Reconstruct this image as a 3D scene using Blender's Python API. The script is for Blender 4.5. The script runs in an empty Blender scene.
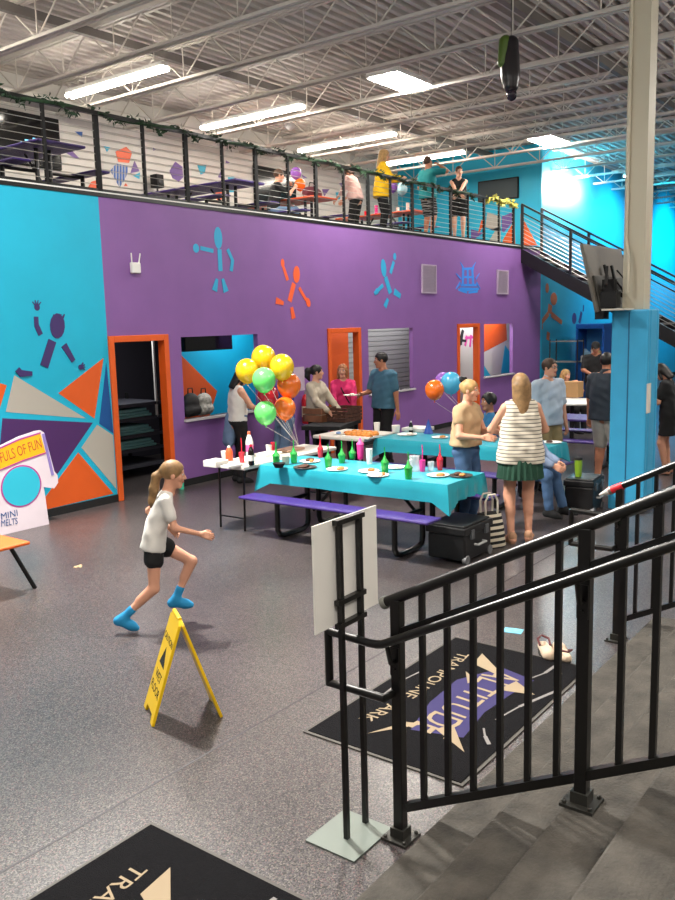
import bpy, bmesh, math, random
import numpy as np
from mathutils import Vector, Matrix
random.seed(7)
C = bpy.context.scene.collection
PI = math.pi

# ------------------------------------------------------------------ camera, world, lights, exposure
CAMZ = 2.3
F_PX = 848.0
PITCH, ROLL, YAW = math.radians(8.55), math.radians(-1.48), math.radians(52.9)
fwd = Vector((math.sin(YAW) * math.cos(PITCH), math.cos(YAW) * math.cos(PITCH), -math.sin(PITCH)))
r0 = Vector((math.cos(YAW), -math.sin(YAW), 0.0))
u0 = r0.cross(fwd)
RIGHT = r0 * math.cos(ROLL) + u0 * math.sin(ROLL)
UP = -r0 * math.sin(ROLL) + u0 * math.cos(ROLL)
cd = bpy.data.cameras.new('camera')
cam = bpy.data.objects.new('camera', cd)
C.objects.link(cam)
m3 = Matrix((RIGHT, UP, -fwd)).transposed()
cam.matrix_world = Matrix.Translation((0, 0, CAMZ)) @ m3.to_4x4()
cd.sensor_fit = 'HORIZONTAL'
cd.sensor_width = 36.0
cd.lens = 36.0 * F_PX / 675.0
cd.clip_start = 0.05
cd.clip_end = 200
bpy.context.scene.camera = cam

sc = bpy.context.scene
sc.view_settings.view_transform = 'Standard'
sc.view_settings.look = 'None'
sc.view_settings.gamma = 1.0
sc.view_settings.use_curve_mapping = False
sc.view_settings.exposure = 0.65

w = bpy.data.worlds.new('world')
sc.world = w
w.use_nodes = True
w.node_tree.nodes['Background'].inputs[0].default_value = (1.0, 0.97, 0.93, 1)
w.node_tree.nodes['Background'].inputs[1].default_value = 0.15

def lamp(name, kind, loc, energy, color=(1, 1, 1), target=None, size=(1, 1), spot=None, blend=0.6):
    d = bpy.data.lights.new(name, kind)
    d.energy = energy
    d.color = color
    if kind == 'AREA':
        d.shape = 'RECTANGLE'
        d.size, d.size_y = size
    if kind == 'SPOT':
        d.spot_size = spot
        d.spot_blend = blend
        d.shadow_soft_size = size[0]
    o = bpy.data.objects.new(name, d)
    C.objects.link(o)
    o.location = loc
    if target is not None:
        o.rotation_euler = (Vector(target) - Vector(loc)).to_track_quat('-Z', 'Y').to_euler()
    return o

WARM = (1.0, 0.96, 0.9)
# high-bay lamps of the hall outside the picture; the last is added to brighten the dim wall
for lx, ly, e in ((8.5, 0.0, 70), (-1.0, 2.2, 150), (1.5, -2.5, 140), (9.5, -5.0, 90), (15.5, -0.5, 130), (5.2, 6.4, 150)):
    lamp('high_bay_lamp', 'AREA', (lx, ly, 6.0), e, WARM, (lx, ly, 0), (0.6, 0.35))
# ceiling lamps of the side rooms, plus a fill for the storage room
lamp('party_room_lamp', 'AREA', (10.4, 9.75, 2.55), 14, (1, 1, 1), (10.4, 9.75, 0), (1.2, 0.5))
lamp('storage_fill', 'AREA', (8.4, 10.4, 2.6), 13, (1, 1, 1), (8.4, 10.6, 0), (0.8, 0.4))  # unseen, added so the dark storage room shows its contents
lamp('small_room_lamp', 'AREA', (14.2, 9.55, 2.55), 15, (1, 1, 1), (14.2, 9.62, 0), (3.2, 0.3))
lamp('corner_room_lamp', 'AREA', (18.6, 9.48, 2.55), 26, (1, 1, 1), (18.6, 9.52, 0), (2.4, 0.3))
# coloured wall washers along the jump area
CY = (0.0, 0.72, 1.0)
for wx, e in ((25.8, 1000), (31.6, 1300), (37.0, 1300), (44.0, 1300)):
    lamp('wall_washer_lamp', 'SPOT', (wx, 6.6, 5.9), e, CY, (wx + 0.2, 9.2, 4.3), (0.3, 0.3), math.radians(96), 0.9)
lamp('wall_glow_strip', 'AREA', (22.75, 8.75, 5.75), 240, (1.0, 0.9, 0.82), (22.75, 9.2, 5.72), (2.2, 0.25))  # unseen strip added to stand in for white light projected on the wall
lamp('high_bay_spot', 'SPOT', (5.0, 7.0, 6.0), 2300, WARM, (4.4, 4.6, 0), (0.2, 0.2), math.radians(104), 0.6)
# upward fill added to brighten the deck, no real fixtures, outside the picture
for lx, ly, e in ((3.5, 0.5, 260), (9.0, -2.0, 260), (1.5, 5.5, 260), (16.0, -1.5, 220)):
    lamp('deck_uplight_fill', 'AREA', (lx, ly, 4.9), e, WARM, (lx, ly, 9), (1.6, 1.6))
lamp('lobby_lamp', 'AREA', (15.5, 2.0, 6.0), 150, WARM, (15.5, 3.0, 0), (1.2, 0.6))
lamp('jump_area_lamp', 'AREA', (29.0, 6.0, 6.3), 160, (0.6, 0.85, 1.0), (29.0, 6.0, 0), (1.2, 0.6))

# ------------------------------------------------------------------ helpers
def ray(px, py):
    return fwd + RIGHT * ((px - 337.5) / F_PX) - UP * ((py - 450.0) / F_PX)

def at(px, py, z=0.0):
    d = ray(px, py)
    return Vector((0, 0, CAMZ)) + d * ((z - CAMZ) / d.z)

def onY(px, py, Y):
    d = ray(px, py)
    return Vector((0, 0, CAMZ)) + d * (Y / d.y)

def onX(px, py, X):
    d = ray(px, py)
    return Vector((0, 0, CAMZ)) + d * (X / d.x)

def lin(h):
    h = h.lstrip('#')
    o = []
    for k in (0, 2, 4):
        c = int(h[k:k + 2], 16) / 255
        o.append(c / 12.92 if c <= 0.04045 else ((c + 0.055) / 1.055) ** 2.4)
    return (*o, 1.0)

MATS = {}
def mat(name, hexc, rough=0.6, metal=0.0, var=0.0, vscale=8.0, bump=0.0, bscale=60.0, emit=0.0, trans=0.0, alpha=1.0, spec=0.5):
    if name in MATS:
        return MATS[name]
    m = bpy.data.materials.new(name)
    m.use_nodes = True
    nt = m.node_tree
    b = nt.nodes['Principled BSDF']
    c = lin(hexc)
    b.inputs['Base Color'].default_value = c
    b.inputs['Roughness'].default_value = rough
    b.inputs['Metallic'].default_value = metal
    b.inputs['Specular IOR Level'].default_value = spec
    if trans:
        b.inputs['Transmission Weight'].default_value = trans
    if alpha < 1:
        b.inputs['Alpha'].default_value = alpha
    if emit:
        b.inputs['Emission Color'].default_value = c
        b.inputs['Emission Strength'].default_value = emit
    tc = nt.nodes.new('ShaderNodeTexCoord')
    if var > 0:
        n = nt.nodes.new('ShaderNodeTexNoise')
        n.inputs['Scale'].default_value = vscale
        n.inputs['Detail'].default_value = 4
        nt.links.new(tc.outputs['Object'], n.inputs['Vector'])
        r = nt.nodes.new('ShaderNodeValToRGB')
        r.color_ramp.elements[0].position = 0.3
        r.color_ramp.elements[1].position = 0.7
        r.color_ramp.elements[0].color = tuple(v * (1 - var) for v in c[:3]) + (1,)
        r.color_ramp.elements[1].color = tuple(min(1, v * (1 + var)) for v in c[:3]) + (1,)
        nt.links.new(n.outputs['Fac'], r.inputs['Fac'])
        nt.links.new(r.outputs['Color'], b.inputs['Base Color'])
    if bump > 0:
        n2 = nt.nodes.new('ShaderNodeTexNoise')
        n2.inputs['Scale'].default_value = bscale
        nt.links.new(tc.outputs['Object'], n2.inputs['Vector'])
        bp = nt.nodes.new('ShaderNodeBump')
        bp.inputs['Strength'].default_value = bump
        bp.inputs['Distance'].default_value = 0.01
        nt.links.new(n2.outputs['Fac'], bp.inputs['Height'])
        nt.links.new(bp.outputs['Normal'], b.inputs['Normal'])
    MATS[name] = m
    return m

class MB:
    """collects shapes, then links them as one mesh object"""
    def __init__(s):
        s.v, s.f, s.mi = [], [], []
    def add(s, vs, fs, mi=0):
        o = len(s.v)
        s.v += [tuple(v) for v in vs]
        s.f += [tuple(i + o for i in f) for f in fs]
        s.mi += [mi] * len(fs)
        return s
    def box(s, x0, y0, z0, x1, y1, z1, mi=0, M=None):
        vs = [Vector((x, y, z)) for z in (z0, z1) for y in (y0, y1) for x in (x0, x1)]
        if M is not None:
            vs = [M @ v for v in vs]
        return s.add(vs, [(0, 2, 3, 1), (4, 5, 7, 6), (0, 1, 5, 4), (2, 6, 7, 3), (0, 4, 6, 2), (1, 3, 7, 5)], mi)
    def bar(s, a, b, w, h, mi=0, up=(0, 0, 1)):
        a, b = Vector(a), Vector(b)
        d = (b - a).normalized()
        u = Vector(up)
        if abs(d.dot(u)) > 0.99:
            u = Vector((0, 1, 0))
        r = d.cross(u).normalized()
        u = r.cross(d)
        vs = []
        for p in (a, b):
            for sx, sy in ((-1, -1), (1, -1), (1, 1), (-1, 1)):
                vs.append(p + r * (sx * w / 2) + u * (sy * h / 2))
        return s.add(vs, [(0, 1, 2, 3), (7, 6, 5, 4), (0, 4, 5, 1), (1, 5, 6, 2), (2, 6, 7, 3), (3, 7, 4, 0)], mi)
    def tube(s, pts, r, n=8, mi=0, cap=True):
        pts = [Vector(p) for p in pts]
        rs = r if isinstance(r, (list, tuple)) else [r] * len(pts)
        vs, fs = [], []
        prev = None
        for i, p in enumerate(pts):
            d = (pts[min(i + 1, len(pts) - 1)] - pts[max(i - 1, 0)])
            d = d.normalized() if d.length > 1e-9 else Vector((0, 0, 1))
            if prev is None:
                u = Vector((0, 0, 1)) if abs(d.z) < 0.9 else Vector((1, 0, 0))
            else:
                u = prev
            x = d.cross(u)
            if x.length < 1e-6:
                x = d.cross(Vector((0, 1, 0)))
            x.normalize()
            u = x.cross(d).normalized()
            prev = u
            for k in range(n):
                a = 2 * PI * k / n
                vs.append(p + (x * math.cos(a) + u * math.sin(a)) * rs[i])
        for i in range(len(pts) - 1):
            for k in range(n):
                fs.append((i * n + k, i * n + (k + 1) % n, (i + 1) * n + (k + 1) % n, (i + 1) * n + k))
        if cap:
            fs.append(tuple(range(n - 1, -1, -1)))
            fs.append(tuple((len(pts) - 1) * n + k for k in range(n)))
        return s.add(vs, fs, mi)
    def lathe(s, prof, n=20, c=(0, 0, 0), mi=0, sx=1.0, sy=1.0, M=None):
        vs, fs = [], []
        for r, z in prof:
            for k in range(n):
                a = 2 * PI * k / n
                v = Vector((c[0] + r * sx * math.cos(a), c[1] + r * sy * math.sin(a), c[2] + z))
                vs.append(M @ v if M is not None else v)
        for i in range(len(prof) - 1):
            for k in range(n):
                fs.append((i * n + k, i * n + (k + 1) % n, (i + 1) * n + (k + 1) % n, (i + 1) * n + k))
        fs.append(tuple(range(n - 1, -1, -1)))
        fs.append(tuple((len(prof) - 1) * n + k for k in range(n)))
        return s.add(vs, fs, mi)
    def prism(s, poly, fn, d0, d1, mi=0):
        """poly: 2-D outline, fn(u, v, d) -> point"""
        n = len(poly)
        vs = [fn(u, v, d0) for u, v in poly] + [fn(u, v, d1) for u, v in poly]
        fs = [tuple(range(n)), tuple(range(2 * n - 1, n - 1, -1))]
        fs += [(k, n + k, n + (k + 1) % n, (k + 1) % n) for k in range(n)]
        return s.add(vs, fs, mi)
    def build(s, name, mats, parent=None, smooth=False, bevel=0.0, loc=None):
        me = bpy.data.meshes.new(name)
        me.from_pydata(s.v, [], s.f)
        for m in (mats if isinstance(mats, (list, tuple)) else [mats]):
            me.materials.append(m)
        me.polygons.foreach_set('material_index', s.mi)
        bm = bmesh.new()
        bm.from_mesh(me)
        bmesh.ops.recalc_face_normals(bm, faces=bm.faces)
        bm.to_mesh(me)
        bm.free()
        if smooth:
            me.polygons.foreach_set('use_smooth', [True] * len(me.polygons))
            try:
                me.set_sharp_from_angle(angle=math.radians(42))
            except Exception:
                pass
        me.update()
        o = bpy.data.objects.new(name, me)
        C.objects.link(o)
        if parent is not None:
            o.parent = parent
        if loc is not None:
            o.location = loc
        if bevel > 0:
            b = o.modifiers.new('edge', 'BEVEL')
            b.width = bevel
            b.segments = 2
            b.limit_method = 'ANGLE'
        return o

def tag(o, label, cat, group=None, kind=None):
    o['label'] = label
    o['category'] = cat
    if group:
        o['group'] = group
    if kind:
        o['kind'] = kind
    return o

def thing(name, label, cat, loc=(0, 0, 0), rz=0.0, group=None):
    o = bpy.data.objects.new(name, None)
    o.empty_display_size = 0.1
    C.objects.link(o)
    o.location = loc
    o.rotation_euler = (0, 0, rz)
    return tag(o, label, cat, group)

def struct(o, label=None):
    o['kind'] = 'structure'
    if label:
        o['label'] = label
    return o

def dup(root, loc, rz=None, label=None, group=None):
    r = root.copy()
    C.objects.link(r)
    r.location = loc
    if rz is not None:
        r.rotation_euler = (0, 0, rz)
    if label:
        r['label'] = label
    if group:
        r['group'] = group
    for ch in list(root.children):
        c = ch.copy()
        C.objects.link(c)
        c.parent = r
        for g in ch.children:
            d = g.copy()
            C.objects.link(d)
            d.parent = c
    return r

_TXT = {}
def text_mesh(txt, size=1.0, extrude=0.002, shear=0.0, spacing=1.0, align='CENTER'):
    cu = bpy.data.curves.new('lettering', 'FONT')
    cu.body = txt
    cu.size = size
    cu.extrude = extrude
    cu.shear = shear
    cu.space_character = spacing
    cu.align_x = align
    cu.align_y = 'CENTER'
    cu.resolution_u = 3
    ob = bpy.data.objects.new('lettering', cu)
    C.objects.link(ob)
    dg = bpy.context.evaluated_depsgraph_get()
    me = bpy.data.meshes.new_from_object(ob.evaluated_get(dg))
    bpy.data.objects.remove(ob)
    bpy.data.curves.remove(cu)
    return me

def lettering(name, txt, size, M, m, parent=None, sx=1.0, extrude=0.002, shear=0.0, warp=None, spacing=1.0, fit=None):
    """flat raised letters: local x to the right, y up, z out; M places them"""
    me = text_mesh(txt, size, extrude, shear, spacing)
    if fit:
        xs = [v.co.x for v in me.vertices]
        sx = fit / (max(xs) - min(xs))
    for v in me.vertices:
        p = Vector((v.co.x * sx, v.co.y, v.co.z))
        if warp:
            p = warp(p)
        v.co = M @ p
    me.materials.clear()
    me.materials.append(m)
    o = bpy.data.objects.new(name, me)
    C.objects.link(o)
    if parent is not None:
        o.parent = parent
    return o

def frame_matrix(origin, xdir, ydir):
    x = Vector(xdir).normalized()
    y = Vector(ydir).normalized()
    z = x.cross(y)
    M = Matrix((x, y, z)).transposed().to_4x4()
    M.translation = Vector(origin)
    return M

# ------------------------------------------------------------------ materials
def floor_material():
    m = bpy.data.materials.new('speckled_floor')
    m.use_nodes = True
    nt = m.node_tree
    b = nt.nodes['Principled BSDF']
    tc = nt.nodes.new('ShaderNodeTexCoord')
    v = nt.nodes.new('ShaderNodeTexVoronoi')
    v.inputs['Scale'].default_value = 170
    nt.links.new(tc.outputs['Object'], v.inputs['Vector'])
    sep = nt.nodes.new('ShaderNodeSeparateColor')
    nt.links.new(v.outputs['Color'], sep.inputs[0])
    r = nt.nodes.new('ShaderNodeValToRGB')
    el = r.color_ramp.elements
    el[0].position = 0.0
    el[0].color = lin('#242122')
    el[1].position = 1.0
    el[1].color = lin('#a49d97')
    for p, c in ((0.28, '#444044'), (0.5, '#565153'), (0.72, '#656059'), (0.86, '#7a736f'), (0.93, '#715657')):
        e = el.new(p)
        e.color = lin(c)
    r.color_ramp.interpolation = 'CONSTANT'
    nt.links.new(sep.outputs[0], r.inputs['Fac'])
    n = nt.nodes.new('ShaderNodeTexNoise')
    n.inputs['Scale'].default_value = 0.9
    n.inputs['Detail'].default_value = 5
    nt.links.new(tc.outputs['Object'], n.inputs['Vector'])
    mp = nt.nodes.new('ShaderNodeMapRange')
    mp.inputs[1].default_value = 0.3
    mp.inputs[2].default_value = 0.7
    mp.inputs[3].default_value = 0.66
    mp.inputs[4].default_value = 0.92
    nt.links.new(n.outputs['Fac'], mp.inputs[0])
    mx = nt.nodes.new('ShaderNodeMix')
    mx.data_type = 'RGBA'
    mx.blend_type = 'MULTIPLY'
    mx.inputs[0].default_value = 1.0
    nt.links.new(r.outputs['Color'], mx.inputs[6])
    nt.links.new(mp.outputs[0], mx.inputs[7])
    nt.links.new(mx.outputs[2], b.inputs['Base Color'])
    n2 = nt.nodes.new('ShaderNodeTexNoise')
    n2.inputs['Scale'].default_value = 45
    nt.links.new(tc.outputs['Object'], n2.inputs['Vector'])
    bp = nt.nodes.new('ShaderNodeBump')
    bp.inputs['Strength'].default_value = 0.12
    bp.inputs['Distance'].default_value = 0.004
    nt.links.new(n2.outputs['Fac'], bp.inputs['Height'])
    nt.links.new(bp.outputs['Normal'], b.inputs['Normal'])
    b.inputs['Roughness'].default_value = 0.3
    b.inputs['Specular IOR Level'].default_value = 0.45
    return m

def stripe_material(name, c1, c2, scale, axis='Z', thick=0.5, rough=0.8):
    m = bpy.data.materials.new(name)
    m.use_nodes = True
    nt = m.node_tree
    b = nt.nodes['Principled BSDF']
    tc = nt.nodes.new('ShaderNodeTexCoord')
    wv = nt.nodes.new('ShaderNodeTexWave')
    wv.bands_direction = axis
    wv.inputs['Scale'].default_value = scale
    nt.links.new(tc.outputs['Object'], wv.inputs['Vector'])
    r = nt.nodes.new('ShaderNodeValToRGB')
    r.color_ramp.elements[0].position = thick
    r.color_ramp.elements[1].position = min(1, thick + 0.08)
    r.color_ramp.elements[0].color = lin(c1)
    r.color_ramp.elements[1].color = lin(c2)
    nt.links.new(wv.outputs['Fac'], r.inputs['Fac'])
    nt.links.new(r.outputs['Color'], b.inputs['Base Color'])
    b.inputs['Roughness'].default_value = rough
    return m

M_FLOOR = floor_material()
M_CYAN = mat('cyan_wall_paint', '#10adcf', 0.5, var=0.04, vscale=2)
M_PURP = mat('purple_wall_paint', '#815899', 0.5, var=0.05, vscale=2)
M_ORANGE = mat('orange_paint', '#da5a1a', 0.5, var=0.04, vscale=3)
M_DPURP = mat('dark_purple_paint', '#4a2560', 0.5)
M_NAVY = mat('navy_paint', '#0a4f92', 0.5)
M_GREYP = mat('pale_grey_paint', '#b0aba1', 0.6)
M_TEALP = mat('teal_trim_paint', '#1796b4', 0.5)
M_WHITEW = mat('white_wall_paint', '#d6d2cc', 0.6, var=0.03, vscale=3)
M_BLACK = mat('black_metal', '#0c0c0d', 0.35, spec=0.5)
M_BLACKM = mat('black_matte', '#0d0d0f', 0.8)
M_RAIL = mat('black_rail_paint', '#0b0a09', 0.3, spec=0.6)
M_STEEL = mat('painted_steel', '#cfc9c0', 0.55, var=0.05, vscale=3)
M_DECK = mat('steel_deck', '#c4bdb6', 0.6, var=0.06, vscale=2)
M_GIRDER = mat('grey_girder', '#77716c', 0.6)
M_GALV = mat('galvanised_steel', '#8f9088', 0.4, metal=0.6)
M_CONC = mat('worn_concrete', '#423e38', 0.88, var=0.4, vscale=7, bump=0.6, bscale=70)
M_LAMP = mat('lamp_lens', '#fff6e8', 0.4, emit=26.0)
M_LAMP2 = mat('lamp_lens_bright', '#fff8ee', 0.4, emit=95.0)
M_WHITE = mat('white_plastic', '#e4e2de', 0.45)
M_PAPER = mat('white_paper', '#e8e4dc', 0.8)
M_TCLOTH = mat('teal_plastic_cloth', '#2a9dad', 0.32, var=0.05, vscale=5, bump=0.15, bscale=10)
M_BENCH = mat('purple_coated_metal', '#3f2977', 0.4, bump=0.4, bscale=200)
M_SCREEN = mat('dark_screen', '#0a0a0d', 0.12)
M_PAD = mat('blue_vinyl_pad', '#3a9fcb', 0.4, var=0.05, vscale=4, bump=0.25, bscale=7)
M_COL = mat('beige_column_paint', '#b5ae9b', 0.6)
M_GLASSCLEAR = mat('clear_plastic', '#e8eef0', 0.15, trans=0.0, alpha=0.45)
# ------------------------------------------------------------------ people: distance-field bodies turned into one surface
def surfnet(V, o, h):
    """naive surface nets: V < 0 is inside"""
    sh = V.shape
    cells = (sh[0] - 1, sh[1] - 1, sh[2] - 1)
    acc_i, acc_p, quads = [], [], []
    for ax in range(3):
        o1, o2 = [a for a in range(3) if a != ax]
        sl0 = [slice(None)] * 3
        sl1 = [slice(None)] * 3
        sl0[ax] = slice(0, -1)
        sl1[ax] = slice(1, None)
        A, B = V[tuple(sl0)], V[tuple(sl1)]
        idx = np.argwhere((A < 0) != (B < 0))
        if len(idx) == 0:
            continue
        ok = (idx[:, o1] > 0) & (idx[:, o2] > 0) & (idx[:, o1] < cells[o1]) & (idx[:, o2] < cells[o2])
        idx = idx[ok]
        a = A[tuple(idx.T)]
        bb = B[tuple(idx.T)]
        pos = idx.astype(float)
        pos[:, ax] += a / (a - bb)
        q = []
        for d1, d2 in ((0, 0), (-1, 0), (-1, -1), (0, -1)):
            c = idx.copy()
            c[:, o1] += d1
            c[:, o2] += d2
            lin_ = (c[:, 0] * cells[1] + c[:, 1]) * cells[2] + c[:, 2]
            acc_i.append(lin_)
            acc_p.append(pos)
            q.append(lin_)
        q = np.stack(q, 1)
        flip = (a < 0)
        if ax == 1:
            flip = ~flip
        q[~flip] = q[~flip][:, ::-1]
        quads.append(q)
    if not quads:
        return np.zeros((0, 3)), np.zeros((0, 4), int)
    I = np.concatenate(acc_i)
    Pp = np.concatenate(acc_p)
    uq, inv = np.unique(I, return_inverse=True)
    inv = inv.reshape(-1)
    cnt = np.bincount(inv, minlength=len(uq))
    verts = np.stack([np.bincount(inv, Pp[:, k], minlength=len(uq)) / cnt for k in range(3)], 1)
    Q = np.concatenate(quads)
    Q = np.searchsorted(uq, Q)
    return verts * h + np.array(o), Q

def prim_bounds(p):
    if p[0] == 'c':
        a, ra, b, rb = p[1:5]
        r = max(ra, rb)
        return np.minimum(a, b) - r, np.maximum(a, b) + r
    if p[0] == 'e':
        c, r, Rm = p[1:4]
        m = max(r)
        return np.array(c) - m, np.array(c) + m

def prim_sdf(p, X, Y, Z):
    if p[0] == 'c':
        a, ra, b, rb = p[1:5]
        d = b - a
        L2 = max(float(d @ d), 1e-9)
        t = np.clip(((X - a[0]) * d[0] + (Y - a[1]) * d[1] + (Z - a[2]) * d[2]) / L2, 0, 1)
        return np.sqrt((X - a[0] - t * d[0]) ** 2 + (Y - a[1] - t * d[1]) ** 2 + (Z - a[2] - t * d[2]) ** 2) - (ra + (rb - ra) * t)
    c, r, Rm = p[1:4]
    x, y, z = X - c[0], Y - c[1], Z - c[2]
    if Rm is not None:
        x, y, z = Rm[0][0] * x + Rm[0][1] * y + Rm[0][2] * z, Rm[1][0] * x + Rm[1][1] * y + Rm[1][2] * z, Rm[2][0] * x + Rm[2][1] * y + Rm[2][2] * z
    k0 = np.sqrt((x / r[0]) ** 2 + (y / r[1]) ** 2 + (z / r[2]) ** 2)
    k1 = np.sqrt((x / r[0] ** 2) ** 2 + (y / r[1] ** 2) ** 2 + (z / r[2] ** 2) ** 2)
    return np.where(k0 < 1e-6, -min(r), k0 * (k0 - 1) / np.maximum(k1, 1e-9))

def sdf_mesh(prims, h, k=0.03, cuts=(), subs=(), fold=0.0):
    lo = np.min([prim_bounds(p)[0] for p in prims], 0) - 3 * h
    hi = np.max([prim_bounds(p)[1] for p in prims], 0) + 3 * h
    n = np.ceil((hi - lo) / h).astype(int) + 1
    V = np.full(n, 1.0)
    ax = [lo[i] + h * np.arange(n[i]) for i in range(3)]
    def region(p, pad):
        b0, b1 = prim_bounds(p)
        i0 = np.clip(np.floor((b0 - pad - lo) / h).astype(int), 0, n)
        i1 = np.clip(np.ceil((b1 + pad - lo) / h).astype(int) + 1, 0, n)
        return tuple(slice(a, b) for a, b in zip(i0, i1))
    for p in prims:
        kk = p[5] if p[0] == 'c' and len(p) > 5 else (p[4] if p[0] == 'e' and len(p) > 4 else k)
        s = region(p, kk + 2 * h)
        X, Y, Z = ax[0][s[0]][:, None, None], ax[1][s[1]][None, :, None], ax[2][s[2]][None, None, :]
        d = prim_sdf(p, X, Y, Z)
        v = V[s]
        if kk > 0:
            hh = np.clip(0.5 + 0.5 * (v - d) / kk, 0, 1)
            V[s] = v * (1 - hh) + d * hh - kk * hh * (1 - hh)
        else:
            V[s] = np.minimum(v, d)
    if fold:
        X, Y, Z = ax[0][:, None, None], ax[1][None, :, None], ax[2][None, None, :]
        V = V + fold * np.sin(34 * X + 14 * Z + 2.2 * np.sin(17 * Z + 9 * Y)) * np.cos(27 * Y - 11 * Z + 1.7 * np.sin(15 * X + 6 * Z)) + 0.5 * fold * np.sin(58 * Z + 20 * X - 16 * Y)
    for p in subs:
        s = region(p, 4 * h)
        X, Y, Z = ax[0][s[0]][:, None, None], ax[1][s[1]][None, :, None], ax[2][s[2]][None, None, :]
        d = prim_sdf(p, X, Y, Z)
        V[s] = np.maximum(V[s], -d)
    for pt, nrm in cuts:
        X, Y, Z = ax[0][:, None, None], ax[1][None, :, None], ax[2][None, None, :]
        V = np.maximum(V, (X - pt[0]) * nrm[0] + (Y - pt[1]) * nrm[1] + (Z - pt[2]) * nrm[2])
    return surfnet(V, lo, h)

A3 = lambda *v: np.array(v, float)
def cap(a, ra, b, rb, *k):
    return ('c', np.array(a, float), ra, np.array(b, float), rb, *k)
def ell(c, r, Rm=None, *k):
    return ('e', np.array(c, float), r, Rm, *k)

class Geo:
    def __init__(s):
        s.v, s.f, s.m, s.n = [], [], [], 0
    def add(s, v, q, mi, M=None):
        v = np.asarray(v, float)
        if len(v) == 0:
            return
        if M is not None:
            v = v @ M[:3, :3].T + M[:3, 3]
            if np.linalg.det(M[:3, :3]) < 0:
                q = np.asarray(q)[:, ::-1]
        s.v.append(v)
        s.f += [tuple(int(i) + s.n for i in f) for f in q]
        s.m += [mi] * len(q)
        s.n += len(v)
    def build(s, name, mats, parent=None):
        me = bpy.data.meshes.new(name)
        V = np.concatenate(s.v) if s.v else np.zeros((0, 3))
        me.from_pydata([tuple(x) for x in V], [], s.f)
        for m in (mats if isinstance(mats, (list, tuple)) else [mats]):
            me.materials.append(m)
        me.polygons.foreach_set('material_index', s.m)
        me.polygons.foreach_set('use_smooth', [True] * len(me.polygons))
        me.update()
        o = bpy.data.objects.new(name, me)
        C.objects.link(o)
        if parent is not None:
            o.parent = parent
        return o

# templates: head (origin between the ears, +Y is the face) and hand (origin wrist, fingers +Y, palm faces -Z, thumb +X)
def head_template():
    P_ = [ell((0, -0.012, 0.03), (0.074, 0.094, 0.084), None, 0.02), ell((0, 0.028, -0.035), (0.058, 0.062, 0.078), None, 0.03),
          cap((-0.02, 0.062, -0.098), 0.018, (0.02, 0.062, -0.098), 0.018, 0.03),
          cap((0, 0.086, 0.008), 0.008, (0, 0.104, -0.026), 0.0125, 0.012), cap((-0.012, 0.094, -0.03), 0.007, (0.012, 0.094, -0.03), 0.007, 0.01),
          cap((-0.04, 0.07, 0.034), 0.012, (0.04, 0.07, 0.034), 0.012, 0.02),
          cap((-0.045, 0.055, -0.02), 0.02, (-0.03, 0.07, -0.03), 0.014, 0.02), cap((0.045, 0.055, -0.02), 0.02, (0.03, 0.07, -0.03), 0.014, 0.02),
          ell((-0.076, -0.004, -0.006), (0.011, 0.02, 0.031), None, 0.008), ell((0.076, -0.004, -0.006), (0.011, 0.02, 0.031), None, 0.008),
          cap((0, -0.02, -0.06), 0.052, (0, -0.03, -0.16), 0.055, 0.03)]
    S_ = [ell((-0.031, 0.095, 0.012), (0.014, 0.018, 0.009)), ell((0.031, 0.095, 0.012), (0.014, 0.018, 0.009))]
    return sdf_mesh(P_, 0.0065, 0.02, subs=S_)
HEAD = head_template()
def small(prims, h, k=0.004):
    return sdf_mesh(prims, h, k)
EYES = [small([ell((sx * 0.031, 0.074, 0.012), (0.0125, 0.0125, 0.0125))], 0.004) for sx in (-1, 1)]
IRIS = [small([ell((sx * 0.031, 0.0835, 0.011), (0.006, 0.004, 0.0065))], 0.002) for sx in (-1, 1)]
BROW = [small([cap((sx * 0.02, 0.086, 0.036), 0.004, (sx * 0.046, 0.075, 0.038), 0.003)], 0.0028) for sx in (-1, 1)]
LIPS = small([cap((-0.02, 0.083, -0.058), 0.0055, (0, 0.0905, -0.056), 0.0065), cap((0, 0.0905, -0.056), 0.0065, (0.02, 0.083, -0.058), 0.0055),
              cap((-0.015, 0.083, -0.066), 0.006, (0.015, 0.083, -0.066), 0.006)], 0.0035)

def hand_template(curl):
    P_ = []
    kn = [(-0.030, 0.088), (-0.010, 0.094), (0.011, 0.092), (0.031, 0.086)]
    ln = [0.062, 0.076, 0.080, 0.072]
    for (x, y), L in zip(kn, ln):
        P_.append(cap((x * 0.55, 0.01, 0), 0.013, (x, y, 0), 0.0115, 0.012))
        p = np.array((x, y, 0.0))
        a = curl * 0.5
        for fr, r in ((0.45, 0.0088), (0.31, 0.008), (0.24, 0.007)):
            q = p + np.array((x * 0.25 * 0.1, math.cos(a), -math.sin(a))) * L * fr
            P_.append(cap(p, r + 0.0008, q, r, 0.003))
            p = q
            a += curl
    P_.append(cap((0.015, 0.02, -0.004), 0.014, (0.046, 0.052, -0.014), 0.0115, 0.012))
    P_.append(cap((0.046, 0.052, -0.014), 0.0105, (0.056, 0.082, -0.022 - 0.01 * curl), 0.0095, 0.003))
    P_.append(cap((0.056, 0.082, -0.022 - 0.01 * curl), 0.009, (0.054, 0.105, -0.03 - 0.016 * curl), 0.0075, 0.003))
    P_.append(cap((0, -0.03, 0), 0.024, (0, 0.012, 0), 0.024, 0.012))
    return sdf_mesh(P_, 0.0052, 0.01)
HANDS = {'relaxed': hand_template(0.55), 'grip': hand_template(1.15), 'open': hand_template(0.2)}

def unit(v):
    v = np.asarray(v, float)
    return v / max(np.linalg.norm(v), 1e-9)

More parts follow.
